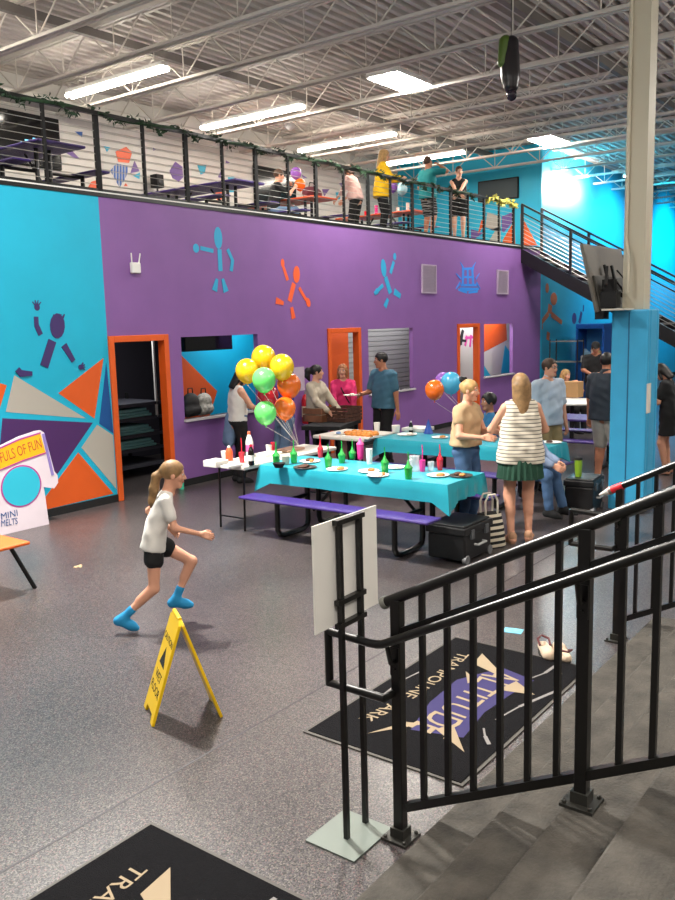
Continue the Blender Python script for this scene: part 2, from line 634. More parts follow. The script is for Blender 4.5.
def ik(a, b, l1, l2, pole):
    d = b - a
    L = np.linalg.norm(d)
    L2 = min(L, (l1 + l2) * 0.999)
    dn = d / max(L, 1e-9)
    b = a + dn * L2
    x = (l1 * l1 - l2 * l2 + L2 * L2) / (2 * L2)
    y = math.sqrt(max(l1 * l1 - x * x, 0))
    p = np.asarray(pole, float)
    p = unit(p - dn * (p @ dn))
    return a + dn * x + p * y, b

def basis(y, zhint):
    y = unit(y)
    x = unit(np.cross(y, zhint))
    z = np.cross(x, y)
    return np.stack([x, y, z], 1)

SKIN = {'light': mat('fair_skin', '#d39a7e', 0.55), 'tan': mat('tanned_skin', '#b97c5e', 0.55), 'pale': mat('pale_skin', '#dba98f', 0.55)}
M_EYEW = mat('eye_white', '#dcd8d2', 0.3)
M_IRIS = mat('dark_iris', '#2a1a12', 0.3)
M_LIP = mat('lip_tone', '#a85a52', 0.5)

def person(label, loc, heading, height=1.7, female=False, pose=None, top=None, bottom=None, shoes=None, hair=None, skin='light', res=0.016, group=None, smile=True, extra=None):
    """local +Y is forward, +X the person's right; heading turns +Y towards the given world direction"""
    pz = dict(pelvis=(0, 0, 0.95), lean=0.0, side=0.0, twist=0.0, hyaw=0.0, hpitch=0.0, handR=None, handL=None, elbowR=None, elbowL=None,
              footR=(0.10, 0.0, 0.085), footL=(-0.10, 0.0, 0.085), toeR=(0.12, 1, -0.12), toeL=(-0.12, 1, -0.12), kneeR=(0.1, 1, 0.1), kneeL=(-0.1, 1, 0.1),
              hand='relaxed', hips=1.0, bulk=1.0, curve=0.0)
    pz.update(pose or {})
    S = height / 1.75
    g = pz['bulk'] * S
    pel = A3(*pz['pelvis']) * S
    la, sa, tw = math.radians(pz['lean']), math.radians(pz['side']), math.radians(pz['twist'])
    u = unit(A3(math.sin(sa), math.sin(la), math.cos(la)))
    ul = unit(A3(math.sin(sa) * 0.5, math.sin(la) * 0.5, math.cos(la)))
    rt = unit(A3(math.cos(tw), math.sin(tw), 0) - u * (A3(math.cos(tw), math.sin(tw), 0) @ u))
    fw = np.cross(u, rt)
    wst = pel + ul * 0.16 * S
    chest = wst + u * 0.19 * S
    shw = (0.158 if female else 0.18) * S * (0.5 + 0.5 * pz['bulk'])
    nk = wst + u * 0.375 * S
    sh = {1: nk - u * 0.072 * S + rt * shw, -1: nk - u * 0.072 * S - rt * shw}
    hy, hp = math.radians(pz['hyaw']), math.radians(pz['hpitch'])
    # head frame: starts from an upright frame mixed with the spine
    hu = unit(u * 0.5 + A3(0, 0, 1) * 0.5)
    hf = unit(fw - hu * (fw @ hu))
    hr = np.cross(hf, hu)
    hr = np.cross(hf, hu)
    hf = unit(hf * math.cos(hy) + hr * math.sin(hy))
    hr = np.cross(hf, hu)
    hf2 = hf * math.cos(hp) + hu * math.sin(hp)
    hu2 = np.cross(hr, hf2)
    hs = S * (1.0 if height > 1.5 else 1.15)
    hc = nk + u * 0.03 * S + hu2 * 0.125 * hs + hf2 * 0.03 * hs
    HM = np.eye(4)
    HM[:3, :3] = np.stack([hr, hf2, hu2], 1) * hs
    HM[:3, 3] = hc
    hipw = 0.09 * S
    hip = {1: pel + A3(hipw, 0, -0.02 * S), -1: pel + A3(-hipw, 0, -0.02 * S)}
    kn, an, el_, wr_, toe = {}, {}, {}, {}, {}
    for s_, k_ in ((1, 'R'), (-1, 'L')):
        kn[s_], an[s_] = ik(hip[s_], A3(*pz['foot' + k_]) * S, 0.435 * S, 0.425 * S, pz['knee' + k_])
        toe[s_] = unit(pz['toe' + k_])
        hd = pz['hand' + k_]
        hd = sh[s_] / S + A3(0.07 * s_, 0.06, -0.51) if hd is None else A3(*hd)
        pole = pz['elbow' + k_] if pz['elbow' + k_] is not None else (0.5 * s_, -1, -0.3)
        el_[s_], wr_[s_] = ik(sh[s_], hd * S, 0.285 * S, 0.255 * S, pole)
    wb = 0.93 if female else 1.0
    hb = (1.06 if female else 0.98) * pz['hips']
    B = []
    def torso(inf, drape=None):
        sw = shw / S - 0.055
        st_ = [(-0.04, 0.062, 0.094 * hb), (0.0, 0.066, 0.101 * hb), (0.08, 0.062, 0.097 * (hb + wb) / 2), (0.16, 0.055, 0.091 * wb), (0.25, 0.068, 0.097 * wb),
               (0.33, 0.080, 0.100 * wb), (0.41, 0.088, 0.084 * wb), (0.475, 0.075, 0.060 * wb)]
        t = []
        for s_ in (-1, 1):
            t.append(cap(nk - u * 0.02 * S + rt * s_ * 0.03 * S, 0.052 * g * wb + inf * 0.8, sh[s_] - rt * s_ * 0.01 * S, 0.052 * g * wb + inf * 0.8, 0.03 * S))
        rc, hc_ = 0.100 * wb, 0.080
        for i in range(17):
            s0 = -0.04 + (0.475 + 0.04) * i / 16
            for (sa, ha, ra), (sb, hb_, rb) in zip(st_, st_[1:]):
                if sa <= s0 <= sb + 1e-9:
                    f = (s0 - sa) / (sb - sa)
                    f = f * f * (3 - 2 * f)
                    hl_, r_ = ha + (hb_ - ha) * f, ra + (rb - ra) * f
                    break
            if drape is not None and s0 < 0.34:
                f = (0.34 - s0) / 0.38
                r_ = max(r_, rc * (1 - 0.05 * f)) + drape * f
                hl_ = max(hl_, hc_ * (1 - 0.12 * f)) + 0.3 * drape * f
            if s0 < 0.16:
                p_ = pel + ul * (s0 * S)
                w_ = max(0, s0) / 0.16
                ax_ = unit(A3(1, 0, 0) * (1 - w_) + rt * w_)
            else:
                p_ = wst + u * ((s0 - 0.16) * S)
                ax_ = rt
            r_ = r_ * g + inf
            t.append(cap(p_ - ax_ * hl_ * S, r_, p_ + ax_ * hl_ * S, r_, 0.02 * S))
        if female and not pz.get('child'):
            for s_ in (-1, 1):
                t.append(ell(chest + rt * 0.068 * s_ * S + fw * 0.070 * S + u * 0.005 * S, (0.052 * g + inf, 0.05 * g + inf, 0.052 * g + inf), None, 0.05 * S))
        if pz['bulk'] > 1.06:
            t.append(ell(wst + fw * 0.03 * S - u * 0.02 * S, ((0.108 * g) + inf,) * 3, None, 0.06 * S))
        return t
    def arm(s_, t0, t1, inf, kk=0.025):
        """t 0..1 upper arm, 1..2 forearm"""
        out = []
        if t0 < 1:
            a = sh[s_] + (el_[s_] - sh[s_]) * t0
            b_ = sh[s_] + (el_[s_] - sh[s_]) * min(1, t1)
            ra, rb = 0.055 - 0.015 * t0, 0.055 - 0.015 * min(1, t1)
            out.append(cap(a, ra * g * wb + inf, b_, rb * g * wb + inf, kk * S))
        if t1 > 1:
            e0 = max(0, t0 - 1)
            a = el_[s_] + (wr_[s_] - el_[s_]) * e0
            b_ = el_[s_] + (wr_[s_] - el_[s_]) * (t1 - 1)
            out.append(cap(a, (0.041 - 0.014 * e0) * g * wb + inf, b_, (0.041 - 0.014 * (t1 - 1)) * g * wb + inf, kk * S))
        return out
    def leg(s_, t0, t1, inf, kk=0.03, flare=0.0):
        out = []
        if t0 < 1:
            a = hip[s_] + (kn[s_] - hip[s_]) * t0
            b_ = hip[s_] + (kn[s_] - hip[s_]) * min(1, t1)
            out.append(cap(a, (0.090 - 0.034 * t0) * g + inf, b_, (0.090 - 0.034 * min(1, t1)) * g + inf + flare, kk * S))
        if t1 > 1:
            e0, e1 = max(0, t0 - 1), t1 - 1
            a = kn[s_] + (an[s_] - kn[s_]) * e0
            b_ = kn[s_] + (an[s_] - kn[s_]) * e1
            if inf < 0.008 and e0 < 0.3 < e1:   # bare calf
                d = unit(an[s_] - kn[s_])
                back = unit(-toe[s_] + d * (toe[s_] @ d))
                out.append(cap(a + (an[s_] - kn[s_]) * 0.1 + back * 0.012 * S, 0.05 * g, a + (an[s_] - kn[s_]) * 0.42 + back * 0.012 * S, 0.045 * g, kk * S))
            out.append(cap(a, (0.056 - 0.021 * e0) * g + inf, b_, (0.056 - 0.021 * e1) * g + inf + flare, kk * S))
        return out
    def foot(s_, inf):
        t = toe[s_]
        a = an[s_]
        n_ = unit(A3(0, 0, 1) - t * t[2])
        heel = a - n_ * 0.045 * S - t * 0.035 * S
        return [cap(a, 0.036 * g + inf, heel, 0.034 * S + inf, 0.02), cap(heel, 0.033 * S + inf, heel + t * 0.15 * S - n_ * 0.006 * S, 0.036 * S + inf, 0.02),
                cap(heel + t * 0.13 * S - n_ * 0.004 * S, 0.036 * S + inf, heel + t * 0.195 * S - n_ * 0.012 * S, 0.022 * S + inf, 0.02),
                cap(a - n_ * 0.01 * S, 0.03 * S + inf, heel + t * 0.13 * S, 0.03 * S + inf, 0.02)]
    # the bare body, one surface
    for s_ in (-1, 1):
        B += leg(s_, 0, 2, 0.0) + foot(s_, 0)
    B = torso(0) + B
    for s_ in (-1, 1):
        B += arm(s_, 0, 2, 0)
    B.append(cap(nk - u * 0.04 * S, 0.06 * S * wb, hc - hu2 * 0.09 * hs - hf2 * 0.03 * hs, 0.05 * S * wb, 0.04 * S))
    ge = Geo()
    v, q = sdf_mesh(B, res, 0.03)
    ge.add(v, q, 0)
    ge.add(*HEAD, 0, HM)
    for e in EYES:
        ge.add(*e, 1, HM)
    for e in IRIS:
        ge.add(*e, 2, HM)
    ge.add(*LIPS, 3, HM)
    for e in BROW:
        ge.add(*e, 4, HM)
    for s_ in (1, -1):
        d = unit(wr_[s_] - el_[s_])
        hk = pz['hand'] if isinstance(pz['hand'], str) else pz['hand'][0 if s_ == 1 else 1]
        # back of hand outwards
        Bz = basis(d, A3(s_ * 1.0, 0.2, 0.35))
        Mh = np.eye(4)
        Mh[:3, :3] = Bz * S
        # thumb towards the front/up
        if (Bz[:, 0] @ A3(0, 1, 0.4)) < 0:
            Mh[:3, 0] *= -1
        Mh[:3, 3] = wr_[s_]
        ge.add(*HANDS[hk], 0, Mh)
    hm = hair.get('m') if hair else None
    body = ge.build('person', [SKIN[skin], M_EYEW, M_IRIS, M_LIP, hm or M_IRIS])
    body.location = loc
    hd_ = Vector((heading[0], heading[1], 0))
    body.rotation_euler = (0, 0, math.atan2(hd_.y, hd_.x) - PI / 2)
    tag(body, label, 'person', group)
    def garment(name, prims, m, cuts=(), subs=(), k=0.03, r=None, fold=0.0):
        v, q = sdf_mesh(prims, r or res, k, cuts, subs, fold)
        gg = Geo()
        gg.add(v, q, 0)
        return gg.build(name, m, body)
    ctx = dict(pel=pel, wst=wst, chest=chest, nk=nk, u=u, rt=rt, fw=fw, S=S, hc=hc, hf=hf2, hu=hu2, hr=hr, hs=hs, HM=HM, sh=sh, el=el_, wr=wr_, hip=hip, kn=kn, an=an,
               torso=torso, arm=arm, leg=leg, foot=foot, garment=garment, body=body, res=res)
    if bottom:
        kind, m = bottom['kind'], bottom['m']
        if kind in ('trousers', 'shorts'):
            ln = {'trousers': 1.93, 'shorts': bottom.get('len', 0.8)}[kind]
            fl = 0.012 * S if kind == 'shorts' else 0.006
            pr_ = [cap(pel - A3(0.066, 0, 0) * S, 0.101 * g * hb + 0.010, pel + A3(0.066, 0, 0) * S, 0.101 * g * hb + 0.010),
                   cap(pel - A3(0.05, 0, 0) * S, 0.098 * g * hb + 0.01, wst * 0.75 + pel * 0.25 + 0 * u, 0.096 * g * wb + 0.006)]
            pr_ += leg(-1, 0, ln, 0.014 * S, flare=fl) + leg(1, 0, ln, 0.014 * S, flare=fl)
            garment(kind, pr_, m, cuts=[(wst - ul * 0.0, ul)], fold=0.0035)
        elif kind == 'skirt':
            z1 = bottom['len'] * S
            mb = MB()
            vs, fs = [], []
            nseg, rows = 96, 7
            for i in range(rows):
                t = i / (rows - 1)
                c = wst * (1 - t) + A3(pel[0], pel[1], z1) * t
                for k_ in range(nseg):
                    a = 2 * PI * k_ / nseg
                    rx = (0.150 + 0.040 * math.sin(min(1, t * 1.6) * PI / 2) + 0.045 * t) * g
                    ry = (0.112 + 0.030 * math.sin(min(1, t * 1.6) * PI / 2) + 0.05 * t) * g
                    pl = 1 + 0.045 * t * math.sin(a * 24) + 0.02 * t * math.sin(a * 5)
                    vs.append((c[0] + rx * pl * math.cos(a), c[1] + ry * pl * math.sin(a), c[2]))
            for i in range(rows - 1):
                for k_ in range(nseg):
                    fs.append((i * nseg + k_, i * nseg + (k_ + 1) % nseg, (i + 1) * nseg + (k_ + 1) % nseg, (i + 1) * nseg + k_))
            mb.add(vs, fs)
            mb.build('skirt', m, body, smooth=True)
    if top:
        m = top['m']
        sl = top.get('sleeve', 0.6)
        inf = top.get('inf', 0.014) * S
        hem = top.get('hem', -0.02)          # along the spine from the pelvis
        pr_ = torso(inf, top.get('loose', 0.0))
        if sl > 0:
            for s_ in (-1, 1):
                pr_ += arm(s_, 0, sl, inf + 0.004)
        if hem < -0.03:
            lo_ = top.get('loose', 0.0)
            r_ = max(0.098, 0.100 * wb) * g + inf + lo_ * 1.1 * g
            hl_ = (0.072 + 0.3 * lo_) * S
            for q_ in (hem - 0.02, (hem - 0.04) / 2):
                pr_.append(cap(pel + ul * q_ * S - A3(hl_, 0, 0), r_, pel + ul * q_ * S + A3(hl_, 0, 0), r_, 0.02))
        if top.get('dress'):
            zz = top['dress'] * S
            pr_ += [cap(pel - A3(0.07, 0, 0) * S, 0.115 * g, A3(pel[0] - 0.09 * S, pel[1], zz), 0.125 * g), cap(pel + A3(0.07, 0, 0) * S, 0.115 * g, A3(pel[0] + 0.09 * S, pel[1], zz), 0.125 * g)]
            cuts = [(A3(0, 0, zz), A3(0, 0, -1))]
        else:
            cuts = [(pel + ul * hem * S, -ul)]
        neck = top.get('neck', 0.0)
        cuts.append((nk + u * (0.012 + neck) * S, u))
        subs = [ell(nk + fw * 0.05 * S + u * 0.03 * S, (0.062 * S, 0.07 * S, (0.05 + top.get('vee', 0)) * S))]
        if sl == 0:
            for s_ in (-1, 1):
                subs.append(ell(sh[s_] + rt * s_ * 0.055 * S + u * 0.01, (0.06 * S, 0.13 * S, 0.12 * S)))
        garment(top.get('name', 'shirt'), pr_, m, cuts, subs, fold=0.0045)
        if top.get('collar'):
            garment('collar', [cap(nk + u * 0.0 * S - rt * 0.02 * S, 0.068 * S, nk + u * 0.035 * S, 0.06 * S)], top['collar'], subs=[ell(nk + fw * 0.07 * S, (0.03 * S, 0.05 * S, 0.07 * S))], k=0.01)
    if shoes:
        for s_, nm in ((1, 'shoe'), (-1, 'shoe')):
            kind = shoes.get('kind', 'shoe')
            pr_ = foot(s_, 0.010 * S)
            cuts = []
            if kind == 'sock':
                pr_ += leg(s_, 1.72, 2.0, 0.008 * S)
                garment('sock', pr_, shoes['m'], k=0.02)
            elif kind == 'sandal':
                t = unit(pz['toeR' if s_ == 1 else 'toeL'])
                heel = an[s_] - A3(0, 0, 0.045 * S) - t * 0.035 * S
                garment('sandal', [cap(heel - A3(0, 0, 0.03 * S), 0.03 * S, heel + t * 0.18 * S - A3(0, 0, 0.03 * S), 0.032 * S), cap(heel + t * 0.12 * S + A3(-0.03, 0, 0.014) * S, 0.024 * S, heel + t * 0.12 * S + A3(0.03, 0, 0.014) * S, 0.024 * S),
                                   cap(heel + A3(0, 0, 0.03 * S), 0.042 * S, heel + A3(0, 0, 0.045 * S), 0.04 * S)], shoes['m'], k=0.01)
            else:
                garment('shoe', pr_, shoes['m'], k=0.02)
    if hair:
        hp_ = []
        sub = []
        def hl(x, y, z):
            return HM[:3, :3] @ A3(x, y, z) + HM[:3, 3]
        Rm = np.stack([hr, hf2, hu2], 0)
        th = hair.get('thick', 0.012)
        hp_.append(ell(hl(0, -0.014, 0.034), tuple(hs * (r_ + th) for r_ in (0.074, 0.094, 0.084)), Rm))
        kind = hair.get('kind', 'short')
        fx = hair.get('fringe', 0.0)
        sub.append(ell(hl(0, 0.10, -0.03 - fx), tuple(hs * r_ for r_ in (0.068, 0.085, 0.092)), Rm))
        if kind == 'short':
            sub.append(ell(hl(0, 0.02, -0.095), tuple(hs * r_ for r_ in (0.12, 0.13, 0.078)), Rm))
        if kind in ('long', 'shoulder'):
            L = hair.get('len', 0.30)
            for x, y in ((-0.06, -0.045), (-0.03, -0.075), (0, -0.085), (0.03, -0.075), (0.06, -0.045)):
                hp_.append(cap(hl(x, y, 0.0), 0.042 * hs, hl(x * 1.1, y - 0.03, -L), 0.028 * hs, 0.02))
            if hair.get('front', True):
                for x in (-1, 1):
                    hp_.append(cap(hl(x * 0.07, 0.01, 0.02), 0.026 * hs, hl(x * 0.082, 0.02, -L * 0.75), 0.022 * hs, 0.02))
        if kind == 'ponytail':
            pts = hair.get('tail', [(0, -0.11, 0.02), (0, -0.15, -0.05), (0, -0.14, -0.16), (0, -0.13, -0.24)])
            rr = hair.get('tailr', [0.02, 0.04, 0.038, 0.015])
            for a, b_, ra, rb in zip(pts, pts[1:], rr, rr[1:]):
                hp_.append(cap(hl(*a), ra * hs, hl(*b_), rb * hs, 0.02))
            sub.append(ell(hl(0, 0.03, -0.11), tuple(hs * r_ for r_ in (0.12, 0.13, 0.075)), Rm))
        if kind == 'bun':
            hp_.append(ell(hl(0, -0.09, 0.045), (0.042 * hs,) * 3, None))
            sub.append(ell(hl(0, 0.03, -0.11), tuple(hs * r_ for r_ in (0.12, 0.13, 0.075)), Rm))
        garment('hair', hp_, hm, subs=sub, k=0.015, r=min(res, 0.0125))
        if hair.get('cap'):
            garment('cap', [ell(hl(0, -0.012, 0.055), tuple(hs * r_ for r_ in (0.09, 0.11, 0.085)), Rm), cap(hl(-0.04, 0.1, 0.055), 0.012 * hs, hl(-0.03, 0.165, 0.045), 0.01 * hs), cap(hl(0.04, 0.1, 0.055), 0.012 * hs, hl(0.03, 0.165, 0.045), 0.01 * hs),
                            cap(hl(0, 0.1, 0.06), 0.014 * hs, hl(0, 0.17, 0.048), 0.01 * hs)], hair['cap'], cuts=[(hl(0, 0, 0.03), -hu2)], k=0.02, r=min(res, 0.012))
        if hair.get('glasses'):
            mb = MB()
            for x in (-1, 1):
                ring = [hl(x * 0.031 + 0.02 * math.cos(a), 0.1, 0.01 + 0.015 * math.sin(a)) for a in [k_ * PI / 6 for k_ in range(13)]]
                mb.tube(ring, 0.0025, 5)
                mb.tube([hl(x * 0.05, 0.1, 0.014), hl(x * 0.083, 0.0, 0.012)], 0.0022, 5)
            mb.tube([hl(-0.011, 0.101, 0.012), hl(0.011, 0.101, 0.012)], 0.0022, 5)
            mb.build('glasses', M_BLACKM, body, smooth=True)
    if extra:
        extra(ctx)
    return body
# ------------------------------------------------------------------ the setting
YW = 9.1
# floor
fl = MB().box(-8, -8, -0.15, 60, 17, 0.0).build('floor', M_FLOOR)
struct(fl)
M_SEAM = mat('dark_floor_joint', '#3a373a', 0.6)
sm = MB()
sm.box(-4, 3.2, 0.0, 12.0, 3.212, 0.0012)
struct(sm.build('floor_joint', M_SEAM, fl))

# big lower wall with its openings
wall = MB()
def wp(x0, x1, z0, z1, mi):
    wall.box(x0, YW, z0, x1, YW + 0.09, z1, mi)
wp(0.0, 7.12, 0, 3.98, 0)
wp(7.12, 8.15, 2.18, 3.98, 1)
wp(8.15, 8.40, 0, 3.98, 1)
wp(8.40, 10.02, 0, 0.97, 1)
wp(8.40, 10.02, 2.15, 3.98, 1)
wp(10.02, 11.82, 0, 3.98, 1)
wp(11.82, 12.81, 2.18, 3.98, 1)
wp(12.81, 13.07, 0, 3.98, 1)
wp(13.07, 14.64, 0, 0.95, 1)
wp(13.07, 14.64, 2.16, 3.98, 1)
wp(14.64, 16.45, 0, 3.98, 1)
wp(16.45, 17.47, 2.18, 3.98, 1)
wp(17.47, 17.72, 0, 3.98, 1)
wp(17.72, 19.24, 0, 0.97, 1)
wp(17.72, 19.24, 2.17, 3.98, 1)
wp(19.24, 20.85, 0, 3.98, 1)
wall_back = struct(wall.build('wall_back', [M_CYAN, M_PURP]))

def wfn(u, v, d):
    return Vector((u, YW - d, v))

def painted(name, polys, m, label=None, th=0.003, fn=wfn, parent=None, base=0.0):
    b = MB()
    for k, p in enumerate(polys):
        b.prism(p, fn, base, base + th + 0.0007 * k)
    o = b.build(name, m, parent if parent is not None else wall_back)
    if label:
        o['label'] = label
    return o

# geometric mural of the cyan wall, measured on the wall plane
painted('painted_polygon', [[(5.735, 1.78), (5.585, 1.36), (6.70, 1.165)]], M_GREYP)
painted('painted_polygon', [[(5.535, 1.29), (6.80, 1.10), (6.22, 0.52), (5.45, 0.85)]], M_DPURP)
painted('painted_polygon', [[(6.32, 1.52), (7.035, 1.92), (6.83, 1.15)]], M_ORANGE)
painted('painted_polygon', [[(7.075, 1.86), (6.90, 1.075), (7.115, 0.92)]], M_NAVY)
painted('painted_polygon', [[(6.865, 1.065), (6.60, 0.80), (7.105, 0.17), (7.105, 0.90)]], M_GREYP)
painted('painted_polygon', [[(6.545, 0.745), (5.85, 0.10), (7.05, 0.12)]], M_ORANGE)
painted('painted_polygon', [[(4.9, 1.95), (5.625, 1.67), (5.49, 1.36), (4.9, 1.2)]], M_ORANGE)
painted('painted_polygon', [[(5.40, 0.78), (6.15, 0.48), (5.75, 0.13), (5.1, 0.13)]], M_NAVY)

def ellipse(cx, cy, rx, ry, rot=0.0, n=14):
    out = []
    for k in range(n):
        a = 2 * PI * k / n
        x, y = rx * math.cos(a), ry * math.sin(a)
        out.append((cx + x * math.cos(rot) - y * math.sin(rot), cy + x * math.sin(rot) + y * math.cos(rot)))
    return out

def strip(a, b, w0, w1=None):
    w1 = w0 if w1 is None else w1
    a, b = Vector(a), Vector(b)
    d = (b - a).normalized()
    n = Vector((-d.y, d.x))
    return [tuple(a + n * w0 / 2), tuple(b + n * w1 / 2), tuple(b - n * w1 / 2), tuple(a - n * w0 / 2)]

def W(px, py):
    p = onY(px, py, YW)
    return (p.x, p.z)

def P(sc_, ox, oy):
    return lambda x, y: W(ox + x / sc_, oy + y / sc_)

M_FIGC = mat('light_blue_decal', '#2aa3cf', 0.5)
M_FIGO = mat('orange_decal', '#f0602a', 0.5)
M_FIGP = mat('plum_decal', '#3c2a66', 0.5)
def hand_star(c, r, rot):
    out = [ellipse(c[0], c[1], r * 0.55, r * 0.6)]
    for k in range(4):
        a = rot + (k - 1.5) * 0.5
        e = (c[0] + math.cos(a) * r * 1.25, c[1] + math.sin(a) * r * 1.25)
        out.append(strip(c, e, r * 0.32, r * 0.15))
    return out
# plum jumping figure on the cyan wall (zoomed crop scale 5.625)
q = P(5.625, 0, 285)
fig = hand_star(q(208, 125), 0.07, PI / 2)
fig += [strip(q(202, 178), q(205, 235), 0.06), strip(q(205, 228), q(228, 280), 0.065)]
fig += [ellipse(*q(322, 230), 0.105, 0.155, -0.15)]
fig += [strip(q(318 + dx, 190), q(318 + dx * 1.3 + 4, 165), 0.03, 0.012) for dx in (-16, 0, 16, 30)]
fig += [strip(q(293, 313), q(247, 458), 0.11)]
fig += [strip(q(358, 338), q(412, 428), 0.085, 0.06)]
fig += hand_star(q(452, 462), 0.055, 0.2)
fig += [strip(q(95, 475), q(118, 500), 0.07), strip(q(108, 497), q(178, 498), 0.085, 0.05)]
painted('painted_figure', fig, M_FIGP, 'plum jumping figure on cyan wall')
# the three figures on the purple wall (crop scale 3.97 at 170,180)
q = P(3.97, 170, 180)
painted('painted_figure', [ellipse(*q(191, 230), 0.085, 0.16), ellipse(*q(103, 271), 0.06, 0.065), strip(q(120, 270), q(172, 282), 0.06),
        strip(q(196, 275), q(200, 362), 0.085), strip(q(228, 275), q(248, 320), 0.06), strip(q(248, 315), q(242, 362), 0.065),
        strip(q(186, 392), q(176, 440), 0.05, 0.11), strip(q(208, 392), q(222, 444), 0.05, 0.11)], M_FIGC, 'light blue standing figure')
painted('painted_figure', [ellipse(*q(447, 330), 0.045, 0.07), strip(q(450, 345), q(467, 398), 0.06, 0.07), ellipse(*q(502, 375), 0.085, 0.14, -0.1),
        strip(q(492, 410), q(474, 482), 0.10), strip(q(512, 428), q(540, 476), 0.06), ellipse(*q(548, 486), 0.055, 0.08, 0.4),
        strip(q(420, 478), q(450, 490), 0.11, 0.06), strip(q(482, 505), q(490, 550), 0.07, 0.10)], M_FIGO, 'orange running figure')
q = P(3.214, 330, 180)
painted('painted_figure', [ellipse(*q(208, 246), 0.055, 0.07), strip(q(205, 262), q(194, 300), 0.085), ellipse(*q(172, 283), 0.09, 0.17, 0.15),
        strip(q(178, 312), q(194, 364), 0.12), strip(q(170, 338), q(142, 366), 0.075), ellipse(*q(150, 358), 0.08, 0.055, 0.6),
        strip(q(186, 382), q(176, 408), 0.08, 0.11), strip(q(206, 358), q(226, 374), 0.13, 0.10)], M_FIGC, 'light blue star-jump figure')
# cyan emblem on the wall
M_EMB = mat('bright_blue_decal', '#2f86dc', 0.5)
em = [strip(q(418, 352), q(478, 350), 0.09, 0.05), strip(q(412, 352), q(440, 362), 0.05), strip(q(445, 362), q(474, 358), 0.05),
      strip(q(428, 288), q(426, 338), 0.09), strip(q(442, 284), q(443, 340), 0.08), strip(q(457, 288), q(460, 338), 0.09),
      strip(q(424, 286), q(462, 284), 0.05), strip(q(424, 312), q(462, 312), 0.04), strip(q(420, 338), q(470, 338), 0.05)]
em += [strip(q(418, 264), q(428, 282), 0.01, 0.05), strip(q(468, 264), q(458, 282), 0.01, 0.05), strip(q(404, 300), q(420, 318), 0.01, 0.05),
       strip(q(480, 300), q(468, 318), 0.01, 0.05), strip(q(404, 350), q(418, 330), 0.01, 0.06), strip(q(482, 350), q(470, 330), 0.01, 0.06)]
painted('painted_emblem', em, M_EMB, 'bright blue spiky emblem')

# orange door frames and the opening trims
def doorframe(n, x0, x1, top):
    b = MB()
    b.box(x0, YW - 0.03, 0, x0 + 0.085, YW + 0.11, top)
    b.box(x1 - 0.085, YW - 0.03, 0, x1, YW + 0.11, top)
    b.box(x0 + 0.085, YW - 0.03, top - 0.085, x1 - 0.085, YW + 0.11, top)
    return struct(b.build('door_%d' % n, M_ORANGE, bevel=0.006))
doorframe(1, 7.12, 8.15, 2.2)
doorframe(2, 11.82, 12.81, 2.2)
doorframe(3, 16.45, 17.47, 2.2)
M_SILL = mat('pale_sill', '#b9b4b8', 0.5)
for n, (x0, x1, z0, z1) in enumerate(((8.40, 10.02, 0.97, 2.15), (13.07, 14.64, 0.95, 2.16), (17.72, 19.24, 0.97, 2.17))):
    b = MB()
    b.box(x0 - 0.02, YW - 0.05, z0 - 0.035, x1 + 0.02, YW + 0.10, z0)
    struct(b.build('window_%d' % (n + 1), M_SILL))
# black baseboards
b = MB()
for x0, x1 in ((0, 7.12), (8.15, 11.82), (12.81, 16.45), (17.47, 20.85)):
    b.box(x0, YW - 0.015, 0, x1, YW, 0.10)
struct(b.build('baseboard_back', M_BLACKM))

# side rooms behind the openings
M_ROOMDARK = mat('dark_room_paint', '#35323c', 0.8)
b = MB()
b.box(6.9, 11.9, 0, 10.9, 12.0, 2.7)
b.box(6.8, YW + 0.09, 0, 6.9, 11.9, 2.7)
b.prism([(8.22, YW + 0.09), (8.27, YW + 0.09), (10.80, 11.9), (10.74, 11.9)], lambda u, v, d: Vector((u, v, d)), 0, 2.7)
struct(b.build('wall_storage_room', M_ROOMDARK))
b = MB()
b.box(9.32, 10.30, 0, 11.72, 10.36, 2.7, 0)
b.prism([(8.275, YW + 0.09), (8.30, YW + 0.09), (9.42, 10.30), (9.39, 10.30)], lambda u, v, d: Vector((u, v, d)), 0, 2.7)
b.box(11.69, YW + 0.09, 0, 11.75, 10.30, 2.7, 0)
pr = struct(b.build('wall_party_room', M_CYAN))
b = MB().box(onY(157.5, 400, 10.3).x - 0.03, 10.3, 0.9, onY(157.5, 400, 10.3).x, 10.33, 2.6)
struct(b.build('trim_6', M_WHITE))
p1, p2, p3 = onY(176, 350, 10.3), onY(217, 391, 10.3), onY(186, 425, 10.3)
painted('painted_polygon', [[(p1.x, p1.z), (p2.x, p2.z), (p2.x - 0.25, p3.z), (p1.x, p3.z)]], M_ORANGE, fn=lambda u, v, d: Vector((u, 10.3 - d, v)), parent=pr)
xo = onY(348, 380, 10.0).x
b = MB()
b.box(11.75, 9.97, 0, xo, 10.1, 2.7)
o = struct(b.build('wall_small_room', M_ORANGE))
